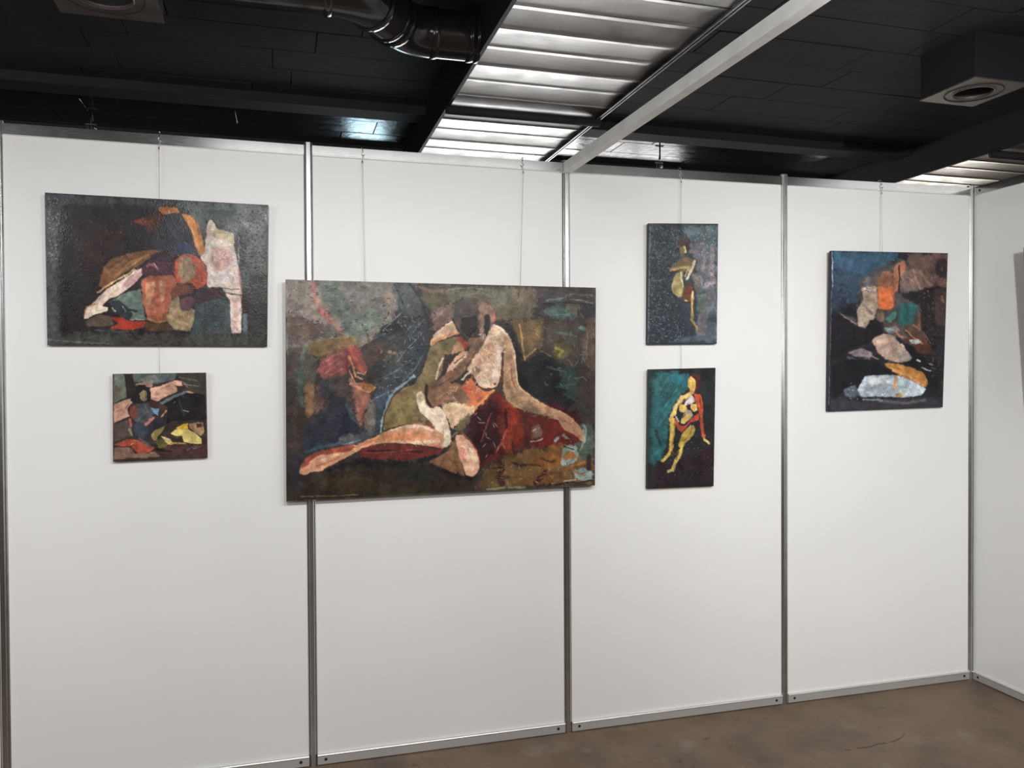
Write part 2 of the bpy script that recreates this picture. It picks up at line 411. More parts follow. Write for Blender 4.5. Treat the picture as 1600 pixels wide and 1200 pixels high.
X 26 b09080 1.0 10 745,650 780,660 800,700 760,715
X 30 7e8a90 1.0 8 600,560 665,490 660,570 610,600
X 22 a8a8a0 1.0 5 560,480 640,450 640,520 560,540
X 90 2f2b28 1.0 6 450,440 640,445 600,530 450,530
X 60 98948a 1.0 6 450,440 640,445 600,530 450,530
X 60 8a8c8c .9 7 600,450 665,490 660,600 590,620
X 60 202226 1.1 8 600,450 665,490 660,600 590,620
X 40 5a4a3a 1.1 8 780,725 920,725 920,755 760,760
X 30 a88a5c .9 6 780,725 900,725 900,755 760,760
X 50 5a6a60 1.2 9 840,460 920,460 920,620 850,600
X 50 f0dcc8 .9 7 745,520 800,530 780,600 740,590
X 40 b07850 .9 8 620,672 700,672 690,698 560,700
X 14 2a2420 1.2 5 780,440 930,450 930,500 840,500
"""
PAINT['A'] = """
T 60 290 4.324
P 2a2226 3 1 0,0 1600,0 1600,1146 0,1146
P 4b4c50 30 1 40,40 130,50 150,400 140,700 150,1100 40,1100
P 41464a 26 1 50,50 900,90 900,150 600,135 200,130 50,120
P 221d1f 34 1 170,150 800,160 780,430 500,480 440,600 300,840 300,1000 150,1000
P 33201f 16 .7 250,280 560,290 600,450 420,620 300,560
P 45524e 24 1 880,100 1545,140 1400,340 1200,230 1100,260 1000,180
P 5a645e 10 .8 1000,190 1130,210 1140,420 1100,300
P 2c3432 8 .8 1130,160 1300,170 1260,230 1180,230
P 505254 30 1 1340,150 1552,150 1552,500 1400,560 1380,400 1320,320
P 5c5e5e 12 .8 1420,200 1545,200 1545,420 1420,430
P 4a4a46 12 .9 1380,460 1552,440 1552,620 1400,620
P 34322f 26 1 1390,620 1552,580 1552,1095 1430,1095 1430,780
P 4a5456 8 1 1365,560 1430,570 1420,700 1370,690
P d0baac 6 1 1140,260 1160,225 1190,250 1205,300 1325,330 1322,400 1340,500 1360,600 1372,700 1372,1000 1300,1000 1290,780 1240,690 1140,690 1140,560 1090,480 1120,440 1130,350
P bfa780 4 .95 1190,285 1322,325 1315,400 1250,365 1190,350 1150,330
P c49688 10 .9 1180,430 1260,420 1310,480 1270,570 1180,590 1160,520
P dcd0c8 8 .8 1140,600 1260,580 1340,600 1340,660 1160,670
L b87468 14 .7 1350,560 1370,660 1368,760
L c48a80 30 .6 1330,780 1335,960
L 55504a 8 .7 1240,690 1300,700 1370,700
L 2b2a2c 10 .7 1240,720 1330,735 1370,740
P 222226 4 .95 1330,335 1360,340 1380,420 1370,470 1330,450
L c8c8c8 5 .9 1352,350 1352,420 1355,520
P 3a4648 8 1 1060,790 1240,760 1290,770 1305,1000 1030,1000 1040,900
P 33383c 8 .8 1110,800 1260,800 1280,900 1120,920
L 607070 4 .5 1140,790 1140,860
L 607070 4 .5 1190,780 1190,880
L 66787a 30 .8 1395,880 1400,1040
P c07a3c 4 1 960,188 1030,200 1075,250 1110,360 1128,450 1095,482 1062,420 1040,330 1000,250
L e0a868 8 .6 1000,220 1050,330 1085,440
L 6a3c20 6 .7 1060,230 1090,330
P a8602c 5 1 808,155 850,142 920,145 965,180 900,192 830,192
P 2c2a33 5 1 800,280 850,200 930,180 980,220 1020,300 1050,400 1085,475 980,462 900,470 790,430 770,350
L 48485a 20 .5 870,260 950,380
P 2b3656 6 .9 930,390 1010,380 1070,470 960,450
L c8ccd8 4 .8 985,380 1000,400
P 7a3424 6 .95 630,240 700,220 760,228 790,240 760,275 700,270
P 5a2a20 8 .7 700,215 860,190 800,300 740,320
P 7a5032 7 1 480,500 620,455 760,432 860,450 760,480 700,530 560,600 450,700 400,675 440,560
L a8743c 16 .8 520,610 620,520 740,470
L 5c3824 16 .7 470,560 600,480
L c09a68 8 .7 600,560 700,490
P e2c2b0 4 1 690,560 750,548 700,600 660,650 600,700 540,745 480,765 400,840 350,880 310,905 315,850 390,770 460,700 560,640 640,580
P c89a9a 6 .85 600,620 720,560 700,600 640,670 570,710 560,690
L dcb070 12 .95 400,725 500,655 600,600 650,565
L f4e4cc 8 .9 400,810 480,730 560,660 660,570
P f0dcc0 3 1 310,840 350,805 400,810 470,820 465,850 390,868 312,905
L c07440 10 .9 312,850 330,820 380,800
L c04a28 5 .9 306,880 312,840
P a85c40 7 1 688,640 760,600 900,600 940,640 900,760 880,840 860,925 740,912 708,800
P c08a64 6 .85 720,660 790,650 770,760 745,820 725,740
P c48c66 6 .85 810,640 860,650 860,760 830,800
P 9a4c34 8 .6 850,700 930,680 880,820 850,820
L c09058 10 .8 730,900 800,925 860,915
P 4e2834 7 1 695,560 760,500 860,480 930,520 910,600 800,612 700,600
L 9a6470 18 .8 735,545 770,530 805,560
L e0d0d8 4 .8 780,525 805,560
P 2c2226 7 .9 740,470 860,440 960,470 900,520 800,510
P b24a2c 6 1 980,458 1060,470 1118,520 1145,600 1132,670 1075,702 1040,660 940,665 915,600 925,500
P 8c765a 9 .95 950,480 1020,470 1060,560 1050,640 980,660 945,600
L c49058 14 .7 960,490 1000,520
L c04a28 18 .8 930,560 935,640
P 6a3a28 8 1 950,655 1060,690 1040,725 960,740 900,780 890,720
P 98835f 8 1 890,790 950,745 965,840 1060,830 1050,900 1030,985 920,975 860,910
L b89a68 24 .6 880,880 1000,940
P 3a2226 5 1 1040,750 1180,685 1240,690 1248,755 1150,770 1080,810 1040,790
P 5e3c46 7 1 955,770 1040,740 1060,790 1020,850 960,845
P 66766c 6 1 600,715 690,700 700,760 722,905 640,912 600,880 500,815 470,790 540,750
P 2c3238 5 1 470,785 540,770 600,820 640,870 620,905 560,890 500,850
L 20242a 14 .9 620,840 670,850
L d0d4d8 5 .9 500,825 520,850
L d0d4d8 4 .9 565,812 590,850
L c8ccd0 4 .8 620,905 720,905
P a8321f 5 1 480,888 560,888 620,915 722,915 712,960 600,978 480,965 540,930
P 5c4c40 6 1 318,915 400,872 480,880 515,940 420,952 330,950
L 5c6468 6 .8 380,975 480,985 640,985
P 5c3c24 8 .9 720,920 880,930 900,985 720,985
P 45453f 30 .9 60,1005 1540,1000 1540,1095 60,1085
L 7a8082 5 .7 60,1040 200,1055 500,1070
X 60 a8b0b4 4 10 60,60 140,60 140,500 60,500
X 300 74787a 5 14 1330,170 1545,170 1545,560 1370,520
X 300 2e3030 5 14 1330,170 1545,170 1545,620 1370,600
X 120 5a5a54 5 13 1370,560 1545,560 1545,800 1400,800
X 14 a0a0a0 3 7 200,200 1000,200 1000,400 200,400
"""  # right-hand grey patches and speckles paint the glare into the colour
PAINT['C'] = """
T 160 570 7.5
P 3a302c 4 1 0,0 1350,0 1350,1200 0,1200
P 6c7668 12 1 110,105 262,105 285,380 200,420 110,470
P 6a5848 12 .8 150,250 225,270 200,400 140,380
P 2c2224 5 1 258,105 356,105 372,260 375,390 290,382
P 5c6a68 10 1 355,100 870,95 845,180 620,225 480,200 370,205
P 8a8a80 10 .6 420,160 620,120 700,200 500,220
P a08070 8 .9 375,225 530,190 610,235 565,275 480,240 400,250
P dea68a 5 1 560,275 700,240 840,183 920,188 945,250 870,245 885,310 740,372 640,432 568,400
L 9c6050 7 .8 640,290 790,245
L f0d0c0 10 .7 600,380 760,350
P d8a088 6 1 118,472 250,418 345,390 345,450 290,520 320,600 220,640 125,695
L 8a5848 8 .7 150,560 230,520
L 7a4c40 8 .8 270,520 300,470
P 403a32 6 1 860,100 1210,95 1215,345 1060,330 980,300 930,200
L 6a6452 16 .8 900,150 1100,180
L 807860 12 .8 940,230 1130,250
L a88c74 9 .8 880,180 960,215 1000,260
L 4a2c24 10 .9 850,240 900,290 960,290
P d09a80 5 .9 960,310 1030,310 1080,335 1030,350
L 6f8288 34 1 690,455 830,375 975,318
P 1f1b1f 6 1 700,475 850,385 1000,330 1200,350 1220,640 1000,650 800,665 740,700 770,560
L 9a9a98 7 .7 820,455 850,430
L c8d0d8 8 .8 940,530 1010,550
L 3a3c40 20 .7 900,420 960,600
P 201c20 5 1 378,300 420,238 500,235 560,300 572,375 545,435 470,445 375,450 330,420
P 9c8662 6 1 430,340 480,290 515,310 525,400 490,435 440,400
L 5a4434 10 .8 500,330 510,390
P 4e525a 7 1 400,460 540,450 610,560 560,640 450,700 360,650
L 7a8a90 8 .7 500,480 530,540 420,640
P 7a4434 6 1 328,490 410,468 412,610 350,640 318,560
P 4f3434 5 1 520,425 640,440 765,490 755,545 650,512 540,475
P 6f9fc6 5 1 558,498 670,518 650,592 600,565
L 8cb4d0 8 .7 600,520 640,580
L b8746c 36 1 600,620 500,710 415,785
L c89474 20 1 750,540 690,620
P 383e4c 8 1 360,700 440,660 560,760 560,850 480,865 380,820
P 2c2c34 7 1 600,640 740,600 735,700 640,760 560,850 480,860 560,740
P 9c8c50 6 1 568,820 620,760 735,718 700,790 645,840 645,905 600,890
P 6a6034 7 1 620,900 700,860 765,900 745,985 660,985
P d8b030 5 1 855,745 930,700 1000,678 1005,750 900,770
P e6ce74 5 1 798,805 850,760 1000,755 1090,800 1160,865 1165,925 1080,935 950,900 935,830 870,835
L 9c8440 10 .7 870,860 930,820
P c89c38 5 1 745,935 820,905 950,915 1000,930 900,945
P e0c888 5 1 680,830 780,860 830,905 770,930 720,880
L d89048 10 .6 1040,840 1110,900
P a8845c 6 1 1010,690 1180,668 1190,780 1160,835 1080,790 1020,740
P 4a2c20 5 .95 1100,690 1160,685 1170,730 1110,740
P 54463e 10 1 118,700 320,640 355,830 200,880 118,905
L b85a48 24 .9 322,640 335,720
L a89888 30 .7 320,760 345,820
P b24a36 6 1 128,935 300,870 420,880 520,940 630,970 560,1020 430,1052 370,1000 330,950 250,960
L e0d0c8 7 .9 330,940 370,915
L 5a5860 30 .9 440,870 560,955
P 8a6c58 8 1 128,965 340,970 380,1045 620,1020 700,1080 300,1100 128,1120
P 4c302e 6 1 640,1005 830,930 1230,930 1230,1100 700,1100
P 201c20 6 1 600,965 700,985 840,1020 640,1010
L 8a8c94 5 .8 990,1000 1050,965 1070,985 1170,945
L 4a2c28 14 .9 125,115 130,1130
L 4a302c 12 .9 130,1115 700,1100 1225,1080
L 5a302c 12 .9 1208,100 1220,600 1228,1080
"""
PAINT['D'] = """
T 990 335 5.58
P 323d48 4 1 0,0 837,0 837,1200 0,1200
P 2a333c 14 1 120,80 430,80 440,220 360,400 320,600 400,800 480,1000 380,1130 110,1130
P 56676c 12 1 420,110 725,100 720,280 600,300 500,230
P 6a6c70 12 1 480,260 570,230 710,280 715,800 650,900 625,1060 540,1050 560,850 545,700 520,600 560,450
L 8f807f 34 .9 600,250 620,380 600,500
L 96868a 34 .9 690,290 680,450 690,600
L 9a8c94 34 .9 585,560 620,630 660,600
L 8c7c7a 30 .8 500,320 560,330
L 55709c 12 .5 640,290 650,340
P 857468 12 .8 500,520 570,520 570,700 540,640
P 586a60 10 1 560,710 650,710 590,830 545,840
L 2f5660 22 .9 560,690 620,680
P 766a6c 10 1 560,890 650,860 635,1060 560,1050
P 46565e 10 1 650,860 722,820 716,1125 620,1125
P 5a6a72 12 .6 560,1040 700,1040 700,1100 300,1110
P 3c2820 5 1 368,250 400,230 440,196 485,215 488,290 450,335 390,315
P 8a7450 5 1 398,290 440,268 455,335 420,360 402,340
L e4cc84 15 1 447,282 455,330
L 6a5438 26 1 420,340 440,380
P 7c6242 6 1 398,390 470,372 545,400 525,480 440,500 335,500 315,482 365,415
L 4a3c2c 8 .8 500,370 548,400 530,470
L c09c5c 22 1 325,490 400,465 485,458
L 4a3020 8 .9 320,500 400,490
L d4c6a8 24 1 535,408 505,480 465,560
L c0a878 14 .9 485,460 445,540
P a89a62 6 1 375,510 425,490 435,620 440,705 400,725 345,690 325,640 345,560
P 8c8048 8 .7 340,600 400,620 400,700 350,680
L e0d0a0 16 1 410,505 420,570 432,625
P 6a4428 6 1 440,630 490,590 535,645 525,720 500,765 440,765 420,700
P 7a3420 8 .8 455,640 490,620 510,700 460,720
L e0c088 16 .9 450,750 462,760
L 2c2024 10 .9 330,700 420,760 500,770
L c89850 24 1 515,690 508,800 515,890
L f0dcb0 12 1 516,670 512,720
L 6a7050 14 .8 500,850 520,900
L a88848 22 1 500,915 530,950 552,1000
L 1f1a1c 6 .9 520,640 545,740 530,800
X 420 6a7c83 4.5 26 130,90 430,90 400,300 320,620 400,820 480,1100 120,1125
X 420 1c2228 6 26 130,90 430,90 400,300 320,620 400,820 480,1100 120,1125
X 60 a8b0b4 7 12 480,120 720,120 720,400 600,400
X 160 54606a 8 30 540,240 715,260 715,1100 560,1050
L 20262c 8 .9 115,1130 720,1125
L 7c929a 6 .7 145,100 125,1120
L 8a9ca4 6 .7 725,110 715,1110
"""
PAINT['E'] = """
T 990 560 5.4545
P 25272b 4 1 0,0 818,0 818,1200 0,1200
P 24403f 12 1 110,95 200,95 210,500 170,900 110,900
P 2a5e62 14 1 190,105 470,125 465,270 400,320 330,420 300,560 285,700 250,820 160,925 150,700 150,400
P 2f7a84 14 .9 330,115 465,140 455,250 380,210 300,180
L 3f9096 16 .6 240,440 300,370
L 2f7a80 22 .7 220,560 270,480
L 357f84 14 .7 230,260 300,160
L 286a70 30 .8 200,780 230,860
L 4a9498 7 .9 335,300 372,262
L 203234 26 .8 190,620 230,740
P 2b2127 16 1 200,905 430,820 690,740 685,1100 110,1115
P 382026 14 .8 600,760 680,760 680,900 600,900
P 4c2224 5 1 468,150 520,124 566,150 572,220 552,285 530,300 520,200
P e2b654 4 1 464,178 490,150 525,180 532,240 515,285 480,278 460,235
L b88430 8 .6 500,190 505,250
L c89840 30 1 495,290 470,310
L dcb468 36 1 470,315 410,335 378,390 350,450
L b88838 7 .7 440,350 395,400
P b9aaac 5 1 440,372 500,308 528,372 460,402 425,405
P d8b052 5 1 385,400 440,388 462,440 425,468 390,445
L 7a5020 7 .9 395,450 430,470 460,450
P e2ba5c 4 1 485,388 535,388 545,440 510,458 488,430
L 3c1c18 8 1 465,390 490,440 515,462
P b0a0a2 5 1 450,440 488,440 510,485 460,540 405,552 408,512
P e0b858 4 1 420,500 478,458 492,490 430,560 400,548
L 3c2018 5 .8 400,520 440,480
P c04c26 4 1 515,295 570,308 592,380 592,480 560,482 548,420 525,372
L 7a2c1c 10 .8 560,330 575,420
L b04628 30 1 578,485 578,570 600,665
L c89860 12 .7 570,490 585,500
L ccb868 20 1 600,690 640,722
P b8442c 5 1 555,460 558,522 480,552 435,600 412,635 370,595 340,520 350,505 400,575 440,572 500,500
L dab060 34 1 345,465 312,525
L b8a0a8 14 1 362,500 382,538
L d4ac48 38 1 330,520 328,620 320,760
L a88434 10 .8 350,540 345,640 330,740
L dcb448 30 1 318,775 295,825 252,870
L b03c28 12 .9 332,790 336,800
P a98e3c 5 1 445,600 505,565 528,600 505,660 440,722 400,772 380,740 405,660
L 6c5a24 7 .8 500,580 470,660 410,720
L b8a8a0 8 .9 485,570 480,590
L d4ac44 28 1 412,720 400,810 360,880
L 6a5a20 10 .8 378,790 365,860
L c0a850 26 1 350,890 335,945
L cab86c 24 1 335,955 300,962
L 17181c 7 .9 115,1110 680,1090
X 60 8a9498 3 8 400,650 680,650 680,1000 150,1080
X 40 4a9498 4 16 150,120 450,140 400,300 180,800
"""
PAINT['F'] = """
T 1280 380 4.364
P 232329 3 1 0,0 960,0 960,1200 0,1200
P 2f4254 14 1 80,50 560,55 400,240 300,300 260,380 170,440 80,460
P 365a74 14 .9 90,55 560,60 520,120 400,180 300,230 150,200 90,120
P 4a4648 14 1 270,240 560,100 760,200 800,420 700,620 520,620 380,500 260,440
P 7d675c 10 .95 545,185 760,185 800,300 640,335 548,320
P 66605f 10 .8 300,255 400,200 400,300 300,300
P 5c4a40 12 .9 440,540 700,540 760,640 640,660 440,620
P 3c3036 12 .9 340,560 460,560 440,640 350,720 260,700
P 2c3646 12 .9 90,280 220,300 200,440 90,480
P 6a5048 12 1 590,65 880,70 872,320 760,270 700,190 620,170
P 8a6a5c 10 .7 560,180 700,180 760,270 640,290
P 32282c 10 .9 780,110 870,110 872,240 800,220
P b56c52 7 1 545,130 582,115 592,170 555,225 545,260 530,340 508,330 505,200 520,150
L 241e22 10 .9 545,150 548,260 545,340
P 8a5a44 9 1 388,215 500,190 508,290 392,300
P cf6a3c 8 1 400,300 510,285 512,430 470,460 402,445
P e26e30 8 .8 410,350 460,350 470,440 420,440
P a8917e 8 1 285,300 390,290 398,420 382,500 320,590 262,560 258,460 300,380
L c8b0a4 16 .7 310,310 380,320
L 75655a 16 .8 300,420 360,480
L 5a5450 20 .8 180,500 240,520
L c09078 12 .8 640,180 660,240 690,310
L b08468 12 .8 690,190 720,240 760,290
L c89c84 10 .7 600,230 640,260
P 292528 9 1 545,345 620,330 700,330 770,290 872,330 862,720 740,690 690,560 690,420 600,400
P 4a3a36 10 .8 780,310 865,320 860,560 790,560
L 8a5c50 16 .7 835,360 850,400
P 2d6663 9 1 548,415 640,400 678,440 610,555 540,568 545,480
P 4f8f82 7 .9 448,515 520,455 535,490 480,545
P 5a4a48 8 .9 500,360 560,360 540,430 515,420
P 7a6450 8 1 395,450 450,470 440,545 385,520
L 8a5c40 20 .8 680,480 685,580
P 1e1b21 8 1 80,500 180,510 270,580 300,610 350,520 430,560 430,620 350,680 200,720 100,800 80,800
L 948070 12 .8 150,485 200,520 250,550
P 6a7a7c 8 .9 430,590 520,560 560,600 480,620
L 7d9898 16 .8 450,580 520,600
P 5a3c34 8 1 530,600 640,600 740,660 760,760 660,720 560,660
L c88c54 10 .9 590,590 640,640 700,685
L b87048 10 .8 640,560 690,590
P 5a3028 8 .8 640,700 760,690 780,760 680,760
L a8705c 14 .8 500,580 560,640 600,640
L 2f6a66 12 .8 560,600 600,640
L 7c5040 14 .8 700,600 760,680
P a8b2ac 5 1 610,655 680,655 692,682 630,690
P ac8f7c 7 1 358,655 440,612 520,640 560,700 640,750 635,800 540,815 450,790 390,735
P c8a896 8 .9 385,665 470,640 482,740 445,775 395,730
P 8a8880 8 .8 540,740 630,760 620,810 540,800
L e0c8b8 12 .8 560,690 580,705
P 1c1a20 7 1 570,690 640,700 660,740 720,770 790,800 840,860 840,1000 760,980 730,900 640,840 560,820 640,790
L e0d8b0 12 .95 670,795 685,805
L d8d0a8 12 .95 755,822 772,828
L a8a89c 8 .8 700,850 760,870
P 8a7c80 7 1 185,748 300,712 355,745 352,780 250,775
L 6a6878 20 .7 200,780 260,800 340,790
L 9a8a84 8 .8 350,765 400,790
P 4a4652 10 .8 190,790 330,800 380,860 220,850
P 1a191f 8 1 90,820 200,790 360,790 420,830 500,880 320,900 270,960 180,1000 90,1060
P b87838 6 1 438,820 520,818 640,850 715,885 742,955 725,985 640,950 520,890
L d89868 14 .7 500,870 600,900 680,950
L 8a5a30 14 .7 460,830 560,860
P b2c0c8 6 1 258,1000 310,908 400,898 540,900 640,945 728,990 700,1035 560,1055 420,1045 280,1050
P 8ea0ac 9 .7 300,990 420,950 480,1020 380,1040
P d0d8da 8 .8 330,920 480,905 470,950 340,970
L 6a7c88 16 .7 180,1000 220,980 260,1020
P 5c6470 8 .8 165,1000 250,960 270,1050 180,1050
L d0946c 22 .95 525,910 515,990
L b08440 22 .9 530,1030 560,1040
P 38363e 10 1 80,1065 840,1055 840,1130 80,1140
L 6c6468 18 .7 400,1075 600,1090 720,1070
L 8a9aa8 12 .7 300,1065 420,1070
L 241e22 14 .9 300,600 200,640
L a8c0d0 7 .9 88,65 90,300
L 5a6a78 6 .8 85,300 65,1100
X 160 4a5a6c 6 26 100,70 500,80 300,400 100,400
X 50 8a7468 5 16 560,120 860,120 860,500 600,400
X 40 9ab0bc 5 12 180,950 720,980 700,1080 200,1080
X 150 463a3a 7 26 700,400 860,400 840,1050 700,800
"""
# ---------------------------------------------------------------- helpers
def tag(o, label=None, cat=None, group=None, kind=None):
    if label: o['label'] = label
    if cat: o['category'] = cat
    if group: o['group'] = group
    if kind: o['kind'] = kind
    return o
def empty(name, loc=(0, 0, 0), rz=0):
    o = bpy.data.objects.new(name, None); COL.objects.link(o); o.location = loc; o.rotation_euler = (0, 0, rz)
    o.empty_display_size = .1; return o
def obj(name, bm, m, parent=None, smooth=False):
    me = bpy.data.meshes.new(name)
    if not isinstance(bm, bpy.types.Mesh):
        bmesh.ops.recalc_face_normals(bm, faces=bm.faces[:])
        bm.to_mesh(me); bm.free()
    else: me = bm
    if smooth:
        me.polygons.foreach_set('use_smooth', [True]*len(me.polygons))
    if m and not me.materials: me.materials.append(m)
    o = bpy.data.objects.new(name, me); COL.objects.link(o)
    if parent: o.parent = parent
    return o
def box(bm, x0, x1, y0, y1, z0, z1, bev=0):
    vs = [bm.verts.new((x, y, z)) for x in (x0, x1) for y in (y0, y1) for z in (z0, z1)]
    F = [(0, 1, 3, 2), (4, 6, 7, 5), (0, 4, 5, 1), (2, 3, 7, 6), (0, 2, 6, 4), (1, 5, 7, 3)]
    fs = [bm.faces.new([vs[i] for i in f]) for f in F]
    if bev:
        es = list({e for f in fs for e in f.edges}); bmesh.ops.bevel(bm, geom=es, offset=bev, segments=1, affect='EDGES')
def B(*a, bev=0):
    bm = bmesh.new(); box(bm, *a, bev=bev); return bm
def tube(bm, pts, r, n=8, cap=True):
    pts = [Vector(p) for p in pts]; rings = []; N = len(pts); t0 = (pts[1]-pts[0]).normalized()
    nrm = t0.orthogonal().normalized()
    for i, p in enumerate(pts):
        t = (pts[min(i+1, N-1)]-pts[max(i-1, 0)]).normalized()
        nrm = (nrm-t*nrm.dot(t)).normalized(); b = t.cross(nrm)
        rr = r[i] if isinstance(r, (list, tuple)) else r
        rings.append([bm.verts.new(p+nrm*rr*math.cos(a)+b*rr*math.sin(a)) for a in [2*math.pi*k/n for k in range(n)]])
    for i in range(N-1):
        for k in range(n): bm.faces.new((rings[i][k], rings[i][(k+1) % n], rings[i+1][(k+1) % n], rings[i+1][k]))
    if cap: bm.faces.new(rings[0][::-1]); bm.faces.new(rings[-1])
def extrude_profile(bm, prof, z0, z1):
    a = [bm.verts.new((x, y, z0)) for x, y in prof]; b = [bm.verts.new((x, y, z1)) for x, y in prof]; n = len(prof)
    for i in range(n): bm.faces.new((a[i], a[(i+1) % n], b[(i+1) % n], b[i]))
    bm.faces.new(a[::-1]); bm.faces.new(b)
# ---------------------------------------------------------------- materials
def mat(name, col, rough=.5, metal=0, spec=.5, noise=None, bump=None, rnoise=None, aniso=None):
    """noise=(scale, other colour, lo, hi, detail); bump=(scale, strength, distance); rnoise=(scale, rough2)"""
    m = bpy.data.materials.new(name); m.use_nodes = True; nt = m.node_tree; N = nt.nodes; L = nt.links
    b = N['Principled BSDF']; b.inputs['Base Color'].default_value = (*col, 1); b.inputs['Roughness'].default_value = rough
    b.inputs['Metallic'].default_value = metal; b.inputs['Specular IOR Level'].default_value = spec
    tc = N.new('ShaderNodeTexCoord')
    def nz(scale, det=6, rg=.6, stretch=None):
        n = N.new('ShaderNodeTexNoise'); n.inputs['Scale'].default_value = scale; n.inputs['Detail'].default_value = det
        n.inputs['Roughness'].default_value = rg
        mp = N.new('ShaderNodeMapping'); L.new(tc.outputs['Object'], mp.inputs[0])
        if stretch: mp.inputs['Scale'].default_value = stretch
        L.new(mp.outputs[0], n.inputs['Vector']); return n
    if noise:
        n = nz(noise[0], noise[4] if len(noise) > 4 else 6, .6, noise[5] if len(noise) > 5 else None)
        r = N.new('ShaderNodeValToRGB'); r.color_ramp.elements[0].position = noise[2]; r.color_ramp.elements[1].position = noise[3]
        r.color_ramp.elements[0].color = (*col, 1); r.color_ramp.elements[1].color = (*noise[1], 1)
        L.new(n.outputs['Fac'], r.inputs[0]); L.new(r.outputs[0], b.inputs['Base Color'])
    if rnoise:
        n = nz(rnoise[0], 5, .6, rnoise[2] if len(rnoise) > 2 else None); r = N.new('ShaderNodeMapRange')
        r.inputs['From Min'].default_value = .35; r.inputs['From Max'].default_value = .65
        r.inputs['To Min'].default_value = rough; r.inputs['To Max'].default_value = rnoise[1]
        L.new(n.outputs['Fac'], r.inputs['Value']); L.new(r.outputs[0], b.inputs['Roughness'])
    if bump:
        n = nz(bump[0], 6, .6, bump[3] if len(bump) > 3 else None); p = N.new('ShaderNodeBump')
        p.inputs['Strength'].default_value = bump[1]; p.inputs['Distance'].default_value = bump[2]
        L.new(n.outputs['Fac'], p.inputs['Height']); L.new(p.outputs[0], b.inputs['Normal'])
    return m
M_panel = mat('white_laminate', (.80, .80, .79), .5, 0, .35, noise=(1.6, (.775, .775, .76), .4, .7), bump=(60, .03, .001))
M_alu = mat('brushed_aluminium', (.66, .66, .65), .17, 1, rnoise=(30, .23, (1, 30, 30)), noise=(9, (.58, .58, .57), .45, .75))
M_alu_post = mat('anodised_post_aluminium', (.66, .66, .66), .26, 1, noise=(12, (.56, .56, .55), .4, .8))
M_beam = mat('matt_grey_beam', (.93, .94, .92), .5, 0, .3, noise=(7, (.78, .79, .77), .4, .7))
M_dark_hole = mat('dark_recess', (.012, .01, .012), .7)
M_sheet = mat('worn_sheet_metal', (.50, .495, .49), .30, 1, noise=(7, (.40, .39, .385), .42, .72, 8, (1, 2.5, 1)), rnoise=(10, .42), bump=(2.2, .05, .01))
M_black = mat('black_matt_paint', (.034, .033, .037), .7, 0, .2, noise=(5, (.040, .039, .042), .4, .7))
M_side = mat('charcoal_lacquer', (.026, .026, .030), .6, 0, .3)
M_duct = mat('black_gloss_duct', (.020, .019, .020), .17, 0, .6, noise=(20, (.026, .024, .024), .4, .7))
M_ceil = mat('black_painted_concrete', (.030, .029, .032), .11, 0, .6, noise=(9, (.040, .038, .040), .42, .72, 10), rnoise=(20, .22), bump=(30, .16, .004))
M_ceil_matt = mat('matt_black_concrete', (.042, .040, .045), .75, 0, .2, noise=(9, (.052, .049, .053), .42, .72, 10), bump=(34, .35, .005))
M_diff = mat('dusty_grey_metal', (.12, .10, .093), .5, .3, noise=(11, (.18, .155, .145), .35, .7))
M_steel = mat('zinc_steel', (.62, .62, .6), .28, 1)
M_cord = mat('clear_nylon_cord', (.52, .52, .51), .35)
M_anod = mat('bottom_rail_aluminium', (.64, .64, .63), .36, .6)
M_crimp = mat('brass_crimp', (.30, .22, .17), .45, .6)
M_hall = mat('dark_hall_wall', (.035, .033, .033), .8)
M_floor = mat('brown_polished_concrete', (.165, .108, .066), .42, 0, .4, noise=(1.9, (.108, .072, .046), .36, .70, 12), rnoise=(3, .62), bump=(40, .12, .004))
def grime(m, col, scale, lo, hi):
    """a second, finer layer of specks mixed over the base colour"""
    nt = m.node_tree; N = nt.nodes; L = nt.links; b = N['Principled BSDF']; src = b.inputs['Base Color'].links[0].from_socket
    tc = N.new('ShaderNodeTexCoord'); n = N.new('ShaderNodeTexNoise'); n.inputs['Scale'].default_value = scale; n.inputs['Detail'].default_value = 9
    L.new(tc.outputs['Object'], n.inputs['Vector']); r = N.new('ShaderNodeMapRange')
    r.inputs['From Min'].default_value = lo; r.inputs['From Max'].default_value = hi; L.new(n.outputs['Fac'], r.inputs['Value'])
    mx = N.new('ShaderNodeMix'); mx.data_type = 'RGBA'; L.new(r.outputs[0], mx.inputs['Factor']); L.new(src, mx.inputs['A'])
    mx.inputs['B'].default_value = (*col, 1); L.new(mx.outputs['Result'], b.inputs['Base Color'])
grime(M_floor, (.085, .062, .048), 3.2, .50, .68)
grime(M_floor, (.07, .05, .04), 17, .62, .76)
grime(M_floor, (.20, .16, .13), 5, .60, .76)
grime(M_ceil, (.07, .065, .06), 55, .68, .78)
def glow(name, col, s):
    m = bpy.data.materials.new(name); m.use_nodes = True; b = m.node_tree.nodes['Principled BSDF']
    b.inputs['Base Color'].default_value = (0, 0, 0, 1); b.inputs['Emission Color'].default_value = (*col, 1); b.inputs['Emission Strength'].default_value = s
    return m
